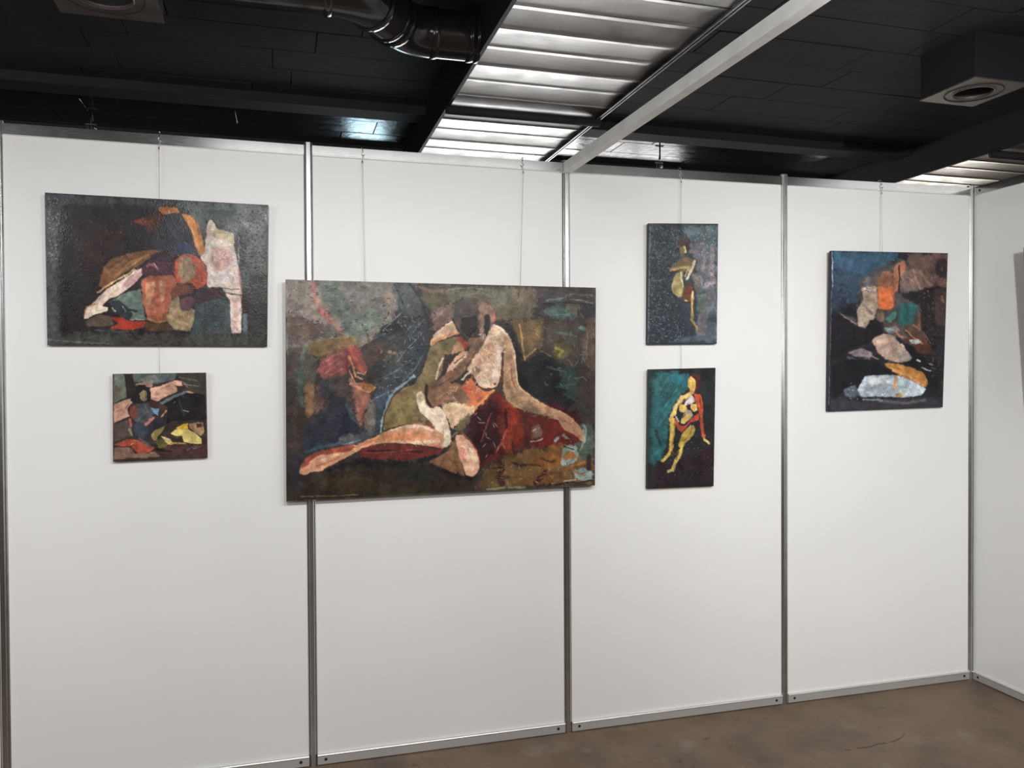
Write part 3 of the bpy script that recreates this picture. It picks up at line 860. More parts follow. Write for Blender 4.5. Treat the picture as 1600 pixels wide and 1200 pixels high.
# ---------------------------------------------------------------- hall shell
HZ = 3.07
fl = obj('floor', B(-9, 8, -8, 7, -.08, 0), M_floor); tag(fl, kind='structure')
for nm, a in (('wall_far', (-9, 8, 7, 7.1, 0, 3.3)), ('wall_near', (-9, 8, -8.1, -8, 0, 3.3)), ('wall_left', (-9.1, -9, -8.1, 7.1, 0, 3.3)), ('wall_hall_right', (8, 8.1, -8.1, 7.1, 0, 3.3))):
    tag(obj(nm, B(*a), M_hall), kind='structure')
def scuff(pts, w):
    bm = bmesh.new(); lo, hi = [], []
    P = [on_z(px, py, .0006) for px, py in pts]
    for i, p in enumerate(P):
        t = (P[min(i+1, len(P)-1)]-P[max(i-1, 0)]).normalized(); n = Vector((-t.y, t.x, 0)); ww = w*(.35+random.random())
        lo.append(bm.verts.new(p-n*ww)); hi.append(bm.verts.new(p+n*ww))
    for i in range(len(P)-1): bm.faces.new((lo[i], lo[i+1], hi[i+1], hi[i]))
    obj('scuff_mark', bm, M_scuff, fl)
M_scuff = mat('dark_floor_scuff', (.055, .04, .034), .6)
scuff([(1320, 1172), (1324, 1171.5), (1329, 1172)], .008)
scuff([(1338, 1169), (1350, 1168), (1362, 1166), (1372, 1162), (1384, 1161)], .006)
scuff([(1390, 1160), (1402, 1156), (1410, 1151), (1414, 1145)], .0035)
scuff([(1060, 1186), (1064, 1189), (1060, 1192)], .004)
# ceiling: slab with staggered blocks
ce = obj('ceiling', B(-9, 8, -8, 7, HZ+.03, HZ+.13), M_black); tag(ce, kind='structure')
SK = .0116
cs, sn = math.cos(SK), math.sin(SK)
def skew(x, y): return (x*cs-y*sn, x*sn+y*cs)
BL, BW = .80, .24
protos = []
for k in range(4):
    bm = bmesh.new(); rr = random.Random(k)
    g = .0035+.0015*rr.random()
    box(bm, g/2, BL-g/2, g/2, BW-g/2, -.001, .034, bev=.0015)
    for v in bm.verts:
        if v.co.z < .01: v.co.z += rr.uniform(-.0006, .0006)
    o = obj('ceiling_block', bm, M_ceil if k < 2 else M_ceil_matt, ce); protos.append(o)
first = list(protos); cnt = 0
for j in range(20, -1, -1):
    for i in range(0, 14):
        x = -7.4+(i+(.5 if j % 2 else 0)+.13*((j*7) % 5))*BL; y = -1.05+j*BW
        c = CP; dx, dy = x+.4-c.x, y-c.y; dep = dx*math.sin(YAW)+dy*math.cos(YAW); lat = dx*math.cos(YAW)-dy*math.sin(YAW)
        if dep < 2.9 or abs(lat/dep) > .74 or y > 3.9 or cnt >= 292: continue
        if first: o = first.pop(0)
        else: o = random.choice(protos[:2] if y > 1.1 else protos[2:]).copy(); COL.objects.link(o)
        X, Y = skew(x, y); o.location = (X, Y, HZ+random.uniform(-.001, .001)); o.rotation_euler = (random.uniform(-.0025, .0025), random.uniform(-.0015, .0015), SK); cnt += 1
# a black downstand across the ceiling beyond the partition
bm = bmesh.new(); box(bm, -7.5, 4.8, 0, .16, -.05, .03, bev=.004)
y_ds = on_z(1000, 222, HZ-.05).y
ds2 = obj('trim_2', bm.copy(), M_black); ds2.location = (0, on_z(600, 230, HZ).y+.03, HZ); ds2.rotation_euler = (0, 0, SK); tag(ds2, kind='structure')
ds = obj('trim_1', bm, M_black); ds.location = (0, y_ds-.16, HZ); ds.rotation_euler = (0, 0, SK); tag(ds, kind='structure')
# glowing panels added unseen behind the partition, reflected in glossy ceiling and metal sheets
def glow_panel(n, x0, x1, z0, z1, col, s, nx):
    w = empty('glow_panel_%d' % n, ((x0+x1)/2, 6.98, z0)); tag(w, kind='structure'); hw = (x1-x0)/2; h = z1-z0
    bm = bmesh.new(); t = .05
    box(bm, -hw-t, hw+t, -.05, .02, -t, 0); box(bm, -hw-t, hw+t, -.05, .02, h, h+t); box(bm, -hw-t, -hw, -.05, .02, 0, h); box(bm, hw, hw+t, -.05, .02, 0, h)
    for k in range(1, nx): xx = -hw+2*hw*k/nx; box(bm, xx-.02, xx+.02, -.05, .02, 0, h)
    obj('glow_panel_frame', bm, M_hall, w)
    for k in range(nx):
        a = -hw+2*hw*k/nx+.02; b = -hw+2*hw*(k+1)/nx-.02
        obj('glow_panel_face', B(a, b, -.02, -.01, .002, h-.002), glow('panel_glow_%d' % n, col, s), w)
def bounce(px, py, y):   # where the mirror image in the ceiling falls on the plane y
    p = on_z(px, py, HZ); d = ray(px, py); d = Vector((d.x, d.y, -d.z)); return p+d*((y-p.y)/d.y)
def bounce_r(px, py, y=6.95):
    p = on_z(px, py, 2.875); d = ray(px, py); d = Vector((d.x, d.y, -d.z)); return p+d*((y-p.y)/d.y)
a = bounce(548, 182, 6.95); b = bounce(604, 228, 6.95)
glow_panel(1, a.x-.02, bounce(602, 205, 6.95).x, a.z, 2.45, (.62, .87, 1.0), 9, 1)
a = bounce(925, 222, 6.95); b = bounce(1075, 245, 6.95)

glow_panel(2, .60, 1.95, 1.44, 2.5, (1, .98, .97), 5, 2)
glow_panel(4, -1.75, .45, .95, 2.75, (1, .99, .98), 7.5, 4)

glow_panel(3, 4.3, 7.0, 1.0, 2.8, (1, .93, .82), 7, 4)
# ---------------------------------------------------------------- partition walls
HT = 2.48
wb = empty('wall_back'); tag(wb, kind='structure')
POSTS = [(-6, 191, 7, 1200), (483, 226.6, 488.2, 1190), (886.5, 254.4, 888, 1145), (1228, 275.8, 1227.5, 1100), (1521, 293.2, 1519.5, 1063)]
px_ = []
for (a, b, c, d) in POSTS:
    t = on_y(a, b, 0); bt = on_y(c, d, 0); px_.append(((t.x+bt.x)/2, t.z, min(0.012, bt.z) if d < 1195 else 0))

xs = [p[0] for p in px_]; tops = [p[1] for p in px_]
xs = [xs[0]-1.08]+xs; tops = [tops[0]+.005]+tops
def post_profile(r=.0175, dep=.034):
    # octagon with a groove down each face, front at y = 0
    pr = []
    c = r*math.tan(math.pi/8)
    for k in range(8):
        a = math.pi/4*k-math.pi/2; n = (math.cos(a), math.sin(a)); t = (-n[1], n[0]); g = c*.34; de = r*.30
        for s, q in ((-c, 0), (-g, 0), (-g*.8, de), (g*.8, de), (g, 0)):
            pr.append((n[0]*(r-q)+t[0]*s, n[1]*(r-q)+t[1]*s+r))
    return pr
def post(x, top, parent, y=0, xo=0):
    bm = bmesh.new(); extrude_profile(bm, post_profile(), 0, top+.012)
    o = obj('post', bm, M_alu_post, parent); o.location = (x, y, 0)
    bm = bmesh.new(); extrude_profile(bm, [(a*.55, (b-.0175)*.55+.0175) for a, b in post_profile()], -.001, .0015)
    c = obj('end_cap', bm, M_dark_hole, o); c.location = (0, 0, top+.012)
    return o
for i in range(len(xs)): post(xs[i], tops[i], wb)
def rail(name, x0, z0, x1, z1, h, parent, y0=.002, th=.028, screws=(), lip=0):
    """bar from (x0,z0) to (x1,z1): z is the TOP edge, lip: thin rounded ledge"""
    bm = bmesh.new(); pr = [(y0, 0), (y0, -h+.003), (y0+.003, -h), (y0+th, -h), (y0+th, 0), (y0+.003, .0015)]
    if lip > 0: pr = [(y0, -.006), (y0, -h), (y0+th, -h), (y0+th, 0), (y0-.002, 0), (y0-.004, -.003), (y0-.002, -.006)]
    if lip < 0: pr = [(y0, 0), (y0, -h+.005), (y0-.002, -h+.004), (y0-.002, -h+.001), (y0+.002, -h), (y0+th, -h), (y0+th, 0)]
    A = [bm.verts.new((x0, y, z0+z)) for y, z in pr]; Bv = [bm.verts.new((x1, y, z1+z)) for y, z in pr]; n = len(pr)
    for i in range(n): bm.faces.new((A[i], A[(i+1) % n], Bv[(i+1) % n], Bv[i]))
    bm.faces.new(A[::-1]); bm.faces.new(Bv)
    o = obj(name, bm, M_anod if lip > 0 else M_alu, parent)
    for sx in screws:
        f = (sx-x0)/(x1-x0); z = z0+(z1-z0)*f-h*.52
        bm = bmesh.new(); tube(bm, [(sx, y0-.0012, z), (sx, y0+.002, z)], .0062, 10); ring = obj('screw_socket', bm, M_dark_hole, o)
    return o
# height of the bottom rail's top edge
for i in range(len(xs)-1):
    a, b = xs[i]+.0165, xs[i+1]-.0165
    # top rail
    rail('top_rail', a, tops[i], b, tops[i+1], .0405, wb, screws=(), lip=-1)
    rail('bottom_rail', a, .044, b, .044, .040, wb, screws=(a+.032, b-.032), lip=1)
    # white panel
    pb = bmesh.new(); vs = []
    obj('wall_panel', B(a-.006, b+.006, .012, .016, .036, min(tops[i], tops[i+1])-.03), M_panel, wb)
# right wall: plane x = 0 towards the camera
wr = empty('wall_right', (0, 0, 0)); tag(wr, kind='structure')
xc = px_[-1][0]; tc_ = px_[-1][1]
def yrail(name, ya, yb, ztop, h, screws, lip):
    o = rail(name, ya, ztop, yb, ztop, h, wr, screws=screws, lip=lip)
    o.rotation_euler = (0, 0, -math.pi/2); o.location = (xc+.0, .0175, 0); return o
# in the rotated frame local +x runs towards -y, local +y towards +x
for k in range(3):
    a, b = .0175+k*1.08, 1.08*(k+1)-.0165
    yrail('top_rail', a, b, tc_, .0405, (a+.035, b-.035), -1)
    yrail('bottom_rail', a, b, .044, .040, (a+.032, b-.032), 1)
    p = obj('wall_panel', B(a-.006, b+.006, .012, .016, .036, tc_-.03), M_panel, wr); p.rotation_euler = (0, 0, -math.pi/2); p.location = (xc, .0175, 0)
    q = post(xc+.0175, tc_, wr); q.location = (xc+.0175, -1.08*(k+1), 0)
# header beam running from the third post towards the visitor
p2 = px_[2]
A0 = on_z(893, 256, p2[1]-.004); A1 = on_z(1262, 0, p2[1]-.004)
d = Vector((.0, -1, 0)); ang = math.atan2(A1.x-A0.x, -(A1.y-A0.y))
hb = empty('header_beam', (p2[0], .012, 0), ang)
tag(hb, 'long grey metal beam running overhead from the wall top towards the camera', 'beam')
bm = bmesh.new(); box(bm, -.014, .014, -4.2, -.004, p2[1]-.041, p2[1]+.001, bev=.0015)
obj('beam_body', bm, M_beam, hb)
bm = bmesh.new(); box(bm, -.018, .018, -4.2, -.004, p2[1]-.044, p2[1]-.041); obj('beam_flange', bm, M_beam, hb)
# ---------------------------------------------------------------- radiant ceiling strips
RZ = 2.875
def raft(name, c0, c1, ylen0, ylen1, label, width_l, cover_ys, step, y00):
    """c0: world x at y=0 of left edge"""
    r = empty(name, (c0, 0, RZ), SK); tag(r, label, 'ceiling panel')
    w = width_l
    bm = bmesh.new(); box(bm, -.008, 0, ylen0, ylen1, 0, .195, bev=.002); obj('side_casing', bm, M_side, r)
    bm = bmesh.new(); box(bm, w, w+.008, ylen0, ylen1, 0, .195, bev=.002); obj('side_casing', bm, M_side, r)
    bm = bmesh.new(); box(bm, -.012, .004, ylen0, ylen1, -.004, .002); obj('edge_trim', bm, M_side, r)
    for q in (0, .016):
        bm = bmesh.new(); box(bm, w-.012+q, w-.004+q, ylen0, ylen1, -.006, .003); obj('edge_trim', bm, M_sheet, r)
    y = y00; k = 0
    while y > ylen0: y -= step; k -= 1
    while y < ylen1-.02:
        y1 = y+step; bm = bmesh.new(); n = 6; rows = []
        t = .0075 if k % 2 else -.0058
        for i in range(n+1):
            f = i/n; z = .012+t*(f-.5)*2*.5+.0025*(4*f*(1-f)); zz = z-.003 if i in (0,) else z
            rows.append((bm.verts.new((.002, y+.0005+f*(step-.001), zz)), bm.verts.new((w-.002, y+.0005+f*(step-.001), zz))))
        for i in range(n): bm.faces.new((rows[i][0], rows[i][1], rows[i+1][1], rows[i+1][0]))
        bm.faces.ensure_lookup_table()
        ex = bmesh.ops.extrude_face_region(bm, geom=bm.faces[:]); 
        for v in ex['geom']:
            if isinstance(v, bmesh.types.BMVert): v.co.z += .004
        o = obj('metal_sheet', bm, M_sheet, r); y = y1; k += 1
    for cy in cover_ys:
        bm = bmesh.new(); tube(bm, [(-.012, cy, -.014), (w+.012, cy, -.014)], .022, 12); obj('cover_bar', bm, M_black, r, True)
    return r
def at_y0(px, py):   # slide a point on the strip edge along the skewed direction to y = 0
    p = on_z(px, py, RZ); return p.x+p.y*math.tan(SK), p
L1, pL = at_y0(700, 168); L1b, _ = at_y0(657, 237); R1, pR = at_y0(853, 250); R1b, _ = at_y0(1080, 72)

yc = on_z(697, 171, RZ-.014).y
raft('ceiling_raft', (L1+L1b)/2, 0, -3.5, 2.6, 'wide silver slatted ceiling panel above the centre of the wall', (R1+R1b)/2-(L1+L1b)/2, [yc], .187, yc+.02)
L2, pL = at_y0(1548, 241.5); L2b, _ = at_y0(1394, 284)

yc2 = on_z(1550, 241, RZ-.014).y
raft('ceiling_raft', (L2+L2b)/2, 0, -3.5, 3.2, 'silver slatted ceiling panel at the upper right beyond the corner', (R1+R1b)/2-(L1+L1b)/2, [yc2], .187, yc2+.02)
# ---------------------------------------------------------------- air diffusers
DZ = 2.86
def diffuser(p, s, label):
    """p: left corner on the far side, s: side length; the square runs towards the camera"""
    r = empty('air_diffuser', (p.x, p.y, DZ), SK); tag(r, label, 'air vent')
    x0, x1, y0, y1 = 0, s, -s, 0; cx, cy = s/2, -s/2; R = s*.275; n = 32
    bm = bmesh.new(); lo = []
    for k in range(n):
        a = 2*math.pi*(k+.0)/n; c, q = math.cos(a), math.sin(a); m = max(abs(c), abs(q)); X, Y = cx+c/m*s/2, cy+q/m*s/2
        lo.append([bm.verts.new(v) for v in ((X, Y, 0), (cx+R*1.03*c, cy+R*1.03*q, 0), (cx+R*c, cy+R*q, .012), (X, Y, .006))])
    for k in range(n):
        A = lo[k]; Z = lo[(k+1) % n]
        bm.faces.new((A[0], Z[0], Z[1], A[1])); bm.faces.new((A[1], Z[1], Z[2], A[2])); bm.faces.new((A[3], Z[3], Z[0], A[0]))
    obj('face_plate', bm, M_diff, r)
    def circ(R_, w_, nm, m, z=0):
        bm = bmesh.new(); tube(bm, [(cx+R_*math.cos(2*math.pi*k/40), cy+R_*math.sin(2*math.pi*k/40), z) for k in range(41)], w_, 6, False)
        obj(nm, bm, m, r, True)
    circ(s*.385, .0028, 'outer_ring', M_black); circ(R, .0035, 'inner_ring', M_diff)
    bm = bmesh.new(); tube(bm, [(cx, cy, .075), (cx, cy, .045), (cx, cy, .030), (cx, cy, .028)], [R*.2, R*.62, R*.60, R*.2], 28); obj('centre_disc', bm, M_duct, r, True)
    bm = bmesh.new(); tube(bm, [(cx, cy, .011), (cx, cy, .12)], [R*.995, R*.9], 28, False); obj('throat', bm, M_black, r, True)
    top = HZ-DZ+.002
    for a in ((x0+.003, x0+.007, y0+.003, y1-.003), (x1-.007, x1-.003, y0+.003, y1-.003), (x0+.007, x1-.007, y0+.003, y0+.007), (x0+.007, x1-.007, y1-.007, y1-.003)):
        obj('casing_side', B(*a, .004, top), M_side, r)
pa = on_z(1437, 158, DZ); pb = on_z(1527, 165, DZ); pc = on_z(1527, 123, DZ)
pq = on_z(95, 19.5, DZ); pw = on_z(258, 41, DZ)

diffuser(pa, (pb-pa).length*.5+(pc-pa).length*.5, 'square grey ceiling air vent with round opening, upper right above the corner')
diffuser(pq, (pw-pq).length, 'square grey ceiling air vent cut by the top left edge of the view')
# ---------------------------------------------------------------- ventilation duct
DR = .098; ZB = 2.862; ZC = ZB+DR
y1d = on_z(700, 92, ZB).y; y2d = on_z(500, 21, ZB).y; xr = on_z(748, 95, ZB).x; xA = on_z(672, 92, ZB).x; xB = on_z(572, 30, ZB).x

dv = empty('ventilation_duct', (0, 0, 0)); tag(dv, 'glossy black round ventilation duct with a double bend under the ceiling', 'duct')
def arcpts(c, r, a0, a1, n=7): return [(c[0]+r*math.cos(a0+(a1-a0)*k/n), c[1]+r*math.sin(a0+(a1-a0)*k/n), ZC) for k in range(n+1)]
def seg(nm, pts, r=DR, m=None, smooth=True):
    bm = bmesh.new(); tube(bm, pts, r, 28, False); return obj(nm, bm, m or M_duct, dv, smooth)
Rb = .20
T45 = math.radians(52)
# right run (along x) at y1d, bend, diagonal, bend back, left run at y2d
P1 = (xA, y1d)
b1 = arcpts((P1[0], P1[1]-Rb), Rb, math.pi/2, math.pi/2+T45)            # turning towards the camera
e1 = Vector(b1[-1]); d1 = Vector((-math.cos(T45), -math.sin(T45), 0))
yend = y2d+Rb*(1-math.cos(T45)); Ls = max(.02, (e1.y-yend)/math.sin(T45)); e2 = e1+d1*Ls
c2 = (e2.x-Rb*math.sin(T45), e2.y+Rb*math.cos(T45))
c2 = (e2.x-math.sin(T45)*Rb, e2.y+math.cos(T45)*Rb-0)
b2 = [(e2.x-Rb*math.sin(T45)+Rb*math.sin(T45-T45*k/7), e2.y-Rb*(1-math.cos(T45))+Rb*(1-math.cos(T45-T45*k/7)), ZC) for k in range(8)]
e3 = Vector(b2[-1])
seg('duct_section', [(xr, y1d, ZC), (xA+.16, y1d, ZC)]); seg('duct_section', [(xA+.16, y1d, ZC), (xA, y1d, ZC)], DR*.985)
seg('elbow', b1); seg('duct_section', [tuple(e1), tuple(e2)], DR*.985); seg('elbow', b2)
xm = max(e3.x-1.3, pw.x+.005); seg('duct_section', [tuple(e3), (xm, e3.y, ZC)]); seg('duct_section', [(e3.x-1.3, e3.y, ZC), (pw.x+.002, e3.y, ZC)]) if e3.x-1.3 > pw.x+.05 else None
def collar(c, d, w=.014, k=1.035):
    d = Vector(d).normalized(); c = Vector(c); seg('collar', [tuple(c-d*w), tuple(c-d*w*.9), tuple(c+d*w*.9), tuple(c+d*w)], [DR, DR*k, DR*k, DR])
collar((xA+.16, y1d, ZC), (1, 0, 0)); collar((xA+.01, y1d, ZC), (1, 0, 0)); collar((xr-.01, y1d, ZC), (1, 0, 0), .01)
collar(e1, d1); collar(tuple(e1+d1*.045), d1, .008); collar(tuple(e2-d1*.02), d1); collar(tuple(e3), (1, 0, 0)); collar((xm+.02, e3.y, ZC), (1, 0, 0))
for xx in (xA+.3,):
    bm = bmesh.new(); tube(bm, [(xx-.05, y1d, ZC+DR), (xx-.05, y1d, HZ+.01)], .004, 6); obj('hanger_rod', bm, M_black, dv)
bm = bmesh.new(); tube(bm, [(e3.x-.5, e3.y, ZC+DR*.9), (e3.x-.5, e3.y, HZ+.01)], .004, 6); obj('hanger_rod', bm, M_black, dv)
# ---------------------------------------------------------------- paintings
def oil_material(name, rough=.36, spec=.28):
    m = bpy.data.materials.new(name); m.use_nodes = True; nt = m.node_tree; b = nt.nodes['Principled BSDF']
    a = nt.nodes.new('ShaderNodeVertexColor'); a.layer_name = 'paint'; nt.links.new(a.outputs['Color'], b.inputs['Base Color'])
    tc = nt.nodes.new('ShaderNodeTexCoord'); n = nt.nodes.new('ShaderNodeTexNoise'); n.inputs['Scale'].default_value = 14; n.inputs['Detail'].default_value = 5
    nt.links.new(tc.outputs['Object'], n.inputs['Vector']); r = nt.nodes.new('ShaderNodeMapRange')
    r.inputs['From Min'].default_value = .3; r.inputs['From Max'].default_value = .7; r.inputs['To Min'].default_value = rough-.06; r.inputs['To Max'].default_value = rough+.16
    nt.links.new(n.outputs['Fac'], r.inputs['Value']); nt.links.new(r.outputs[0], b.inputs['Roughness'])
    b.inputs['Specular IOR Level'].default_value = spec
    w = nt.nodes.new('ShaderNodeTexNoise'); w.inputs['Scale'].default_value = 260; w.inputs['Detail'].default_value = 3; nt.links.new(tc.outputs['Object'], w.inputs['Vector'])
    p = nt.nodes.new('ShaderNodeBump'); p.inputs['Strength'].default_value = .18; p.inputs['Distance'].default_value = .002
    nt.links.new(w.outputs['Fac'], p.inputs['Height']); nt.links.new(p.outputs[0], b.inputs['Normal']); return m
M_oil = oil_material('oil_paint'); M_oil_gloss = oil_material('varnished_oil_paint', .30, .27)
M_edge = {k: mat('canvas_edge_'+k, tuple(srgb2lin(hexcol(c))), .6, bump=(300, .2, .001)) for k, c in
          dict(A='2a2628', B='3c3434', C='553634', D='2a2a30', E='26262a', F='28262c').items()}
M_wood = mat('pale_stretcher_wood', (.42, .31, .2), .7, noise=(3, (.33, .23, .14), .4, .7, 6, (1, 14, 14)))
def homography(src, dst):
    A = []; bb = []
    for (x, y), (u, v) in zip(src, dst):
        A += [[x, y, 1, 0, 0, 0, -u*x, -u*y], [0, 0, 0, x, y, 1, -v*x, -v*y]]; bb += [u, v]
    h = np.linalg.solve(np.array(A, float), np.array(bb, float)); return np.append(h, 1).reshape(3, 3)
EXPO = 1.0
def painting(key, corners, yfront, lean, depth, label, ndab, dk, S=1.5, material=None, relief=.0006, name='painting'):
    TL, TR, BR, BL = corners
    tl, tr = on_y(*TL, yfront-lean), on_y(*TR, yfront-lean); br, bl = on_y(*BR, yfront), on_y(*BL, yfront)
    org = (bl+br)/2
    r = empty(name, org); tag(r, label, 'painting')
    nrm = ((br-bl).cross(tl-bl)).normalized()
    if nrm.y > 0: nrm = -nrm
    xs_ = [c[0] for c in corners]; ys_ = [c[1] for c in corners]
    bx = (min(xs_)-3, min(ys_)-3, max(xs_)+3, max(ys_)+3)
    img, H = paint(key, bx, S, ord(key), ndab, dk); gray = img.mean(2, keepdims=True); img = gray+(img-gray)*.86
    nu = int(max(TR[0]-TL[0], BR[0]-BL[0])*S); nv = int(max(BL[1]-TL[1], BR[1]-TR[1])*S)
    Hm = homography([(0, 0), (1, 0), (1, 1), (0, 1)], corners)
    # the drawing was set out over the oblique view; rectify it onto the flat canvas
    # (the quad is a plane figure, so canvas position and drawing position are related by one homography)
    c3 = [np.array(p-org) for p in (tl, tr, br, bl)]
    U, V = np.meshgrid(np.linspace(0, 1, nu), np.linspace(0, 1, nv))
    P = (c3[0]*((1-U)*(1-V))[..., None]+c3[1]*(U*(1-V))[..., None]+c3[2]*(U*V)[..., None]+c3[3]*((1-U)*V)[..., None])
    # canvas coordinates in metres -> drawing
    ex = (tr-tl).normalized(); ey = ex.cross(nrm)
    def loc(p): p = Vector(p); return (p.dot(ex), p.dot(ey))
    Hm = homography([loc(c) for c in c3], corners)
    a = P @ np.array(ex); b_ = P @ np.array(ey)
    den = Hm[2, 0]*a+Hm[2, 1]*b_+Hm[2, 2]; X = (Hm[0, 0]*a+Hm[0, 1]*b_+Hm[0, 2])/den; Y = (Hm[1, 0]*a+Hm[1, 1]*b_+Hm[1, 2])/den
    fx = np.clip((X-bx[0])*S-.5, 0, img.shape[1]-1.001); fy = np.clip((Y-bx[1])*S-.5, 0, img.shape[0]-1.001)
    xi, yi = fx.astype(int), fy.astype(int); tx, ty = (fx-xi)[..., None], (fy-yi)[..., None]
    def samp(q): return (q[yi, xi]*(1-tx)+q[yi, xi+1]*tx)*(1-ty)+(q[yi+1, xi]*(1-tx)+q[yi+1, xi+1]*tx)*ty
    colr = srgb2lin(samp(img)); hh = samp(H[..., None])[..., 0]
    colr = np.clip(colr*PGAIN-PLIFT, .0015, .95)
    border = np.minimum.reduce([U*nu, (1-U)*nu, V*nv, (1-V)*nv]); hh = hh*np.clip(border/3, 0, 1)
    P = P+np.array(nrm)*(hh*relief)[..., None]
    me = bpy.data.meshes.new('painted_canvas'); nvt = nu*nv
    me.vertices.add(nvt); me.vertices.foreach_set('co', P.reshape(-1).astype(np.float32))
    idx = np.arange(nvt).reshape(nv, nu); q = np.stack([idx[:-1, :-1], idx[1:, :-1], idx[1:, 1:], idx[:-1, 1:]], -1).reshape(-1)
    nf = len(q)//4; me.loops.add(nf*4); me.loops.foreach_set('vertex_index', q.astype(np.int32)); me.polygons.add(nf)
    me.polygons.foreach_set('loop_start', (np.arange(nf)*4).astype(np.int32)); me.polygons.foreach_set('use_smooth', [True]*nf); me.update()
    ca = me.color_attributes.new('paint', 'FLOAT_COLOR', 'POINT')
    rgba = np.ones((nvt, 4), np.float32); rgba[:, :3] = colr.reshape(-1, 3); ca.data.foreach_set('color', rgba.reshape(-1))
    me.materials.append(material or M_oil); obj('painted_canvas', me, None, r)
    # sides of the stretched canvas
    bm = bmesh.new(); cc = [p-org for p in (tl, tr, br, bl)]; bk = -nrm*depth; ins = -nrm*.0004
    F = [bm.verts.new(p+ins) for p in cc]; K = [bm.verts.new(p+bk) for p in cc]
    for i in range(4): bm.faces.new((F[i], F[(i+1) % 4], K[(i+1) % 4], K[i]))
    bm.faces.new(F)
    obj('canvas_side', bm, M_edge[key], r)
    for i in range(4):   # stretcher bars behind
        p, q2 = cc[i]*.995, cc[(i+1) % 4]*.995; ctr = (cc[0]+cc[1]+cc[2]+cc[3])/4
        d_in = (ctr-(p+q2)/2).normalized()*min(.035, (cc[0]-cc[3]).length*.15); bm = bmesh.new(); vs = []
        for dz in (-nrm*depth*.3, -nrm*(depth*.98)):
            vs.append([bm.verts.new(v+dz) for v in (p, q2, q2+d_in+(p-q2).normalized()*d_in.length, p+d_in-(p-q2).normalized()*d_in.length)])
        for a_, b2_ in ((0, 1), (1, 2), (2, 3), (3, 0)): bm.faces.new((vs[0][a_], vs[0][b2_], vs[1][b2_], vs[1][a_]))
        bm.faces.new(vs[0]); bm.faces.new(vs[1][::-1]); obj('stretcher_bar', bm, M_wood, r)
    return tl, tr, nrm, depth
PGAIN, PLIFT = .98, .0022
YP = .0115
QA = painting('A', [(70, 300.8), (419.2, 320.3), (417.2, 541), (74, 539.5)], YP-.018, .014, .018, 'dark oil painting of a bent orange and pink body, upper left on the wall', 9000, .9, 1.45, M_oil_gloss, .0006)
QC = painting('C', [(176, 584.4), (321.3, 582.4), (324, 714.7), (176.6, 721.5)], YP-.018, .010, .018, 'small squarish painting of a seated dark haired figure beside yellow cloth', 5200, .6, 1.9)
QB = painting('B', [(446, 436.6), (931, 449.5), (929.6, 758.5), (447.4, 783.6)], -.021, .014, .019, 'largest oil painting, seated nude with bowed head leaning on one arm', 17000, .8, 1.5, M_oil, .0007)
QD = painting('D', [(1013.8, 348.8), (1122, 349.5), (1119.8, 537.4), (1011.5, 538.2)], YP-.018, .013, .018, 'narrow slate blue painting of a seated woman in an ochre dress', 5200, .5, 1.9, M_oil, .0009)
QE = painting('E', [(1014, 577.3), (1118, 574.7), (1115, 759.6), (1011.2, 763.6)], YP-.018, .015, .018, 'narrow painting of a yellow and red nude on dark teal', 5000, .5, 1.9)
QF = painting('F', [(1299.6, 391.7), (1481, 395.6), (1473, 636.3), (1293.6, 642.8)], YP-.018, .025, .018, 'upright abstract landscape painting with an orange glow and white water', 7000, .8, 1.6)
# painting on the right wall: only its pale side and a sliver of the front are in view
xw = xc-.001
f1 = on_x(1598.4, 641, xw-.019); y_left = f1.y; z_bot = f1.z; ft = on_x(1598.6, 387, xw-.019-.036); z_top = ft.z; y_left = ft.y; z_bot = on_x(1600.5, 641, xw-.019).z
gr = empty('painting', (xw, y_left, z_bot)); tag(gr, 'painting leaning off the right side wall, only a sliver at the frame edge', 'painting')
wG, hG, ln = .50, z_top-z_bot, .036
def gv(u, v, d): return (-(ln*v/hG)-d, -u, v)
def gbox(nm, u0, u1, v0, v1, d0, d1, m):
    bm = bmesh.new(); vs = [bm.verts.new(gv(u, v, d)) for u in (u0, u1) for v in (v0, v1) for d in (d0, d1)]
    for f in ((0, 1, 3, 2), (4, 6, 7, 5), (0, 4, 5, 1), (2, 3, 7, 6), (0, 2, 6, 4), (1, 5, 7, 3)): bm.faces.new([vs[i] for i in f])
    return obj(nm, bm, m, gr)
M_raw = mat('raw_linen_edge', (.30, .265, .22), .8, noise=(30, (.24, .21, .175), .4, .7))
M_pale = mat('pale_blue_green_paint', (.42, .48, .47), .45, noise=(5, (.16, .22, .26), .35, .65, 8))
gbox('canvas_side', 0, wG, 0, hG, .001, .018, M_raw); gbox('painted_canvas', .001, wG-.001, .001, hG-.001, .0182, .0192, M_pale)
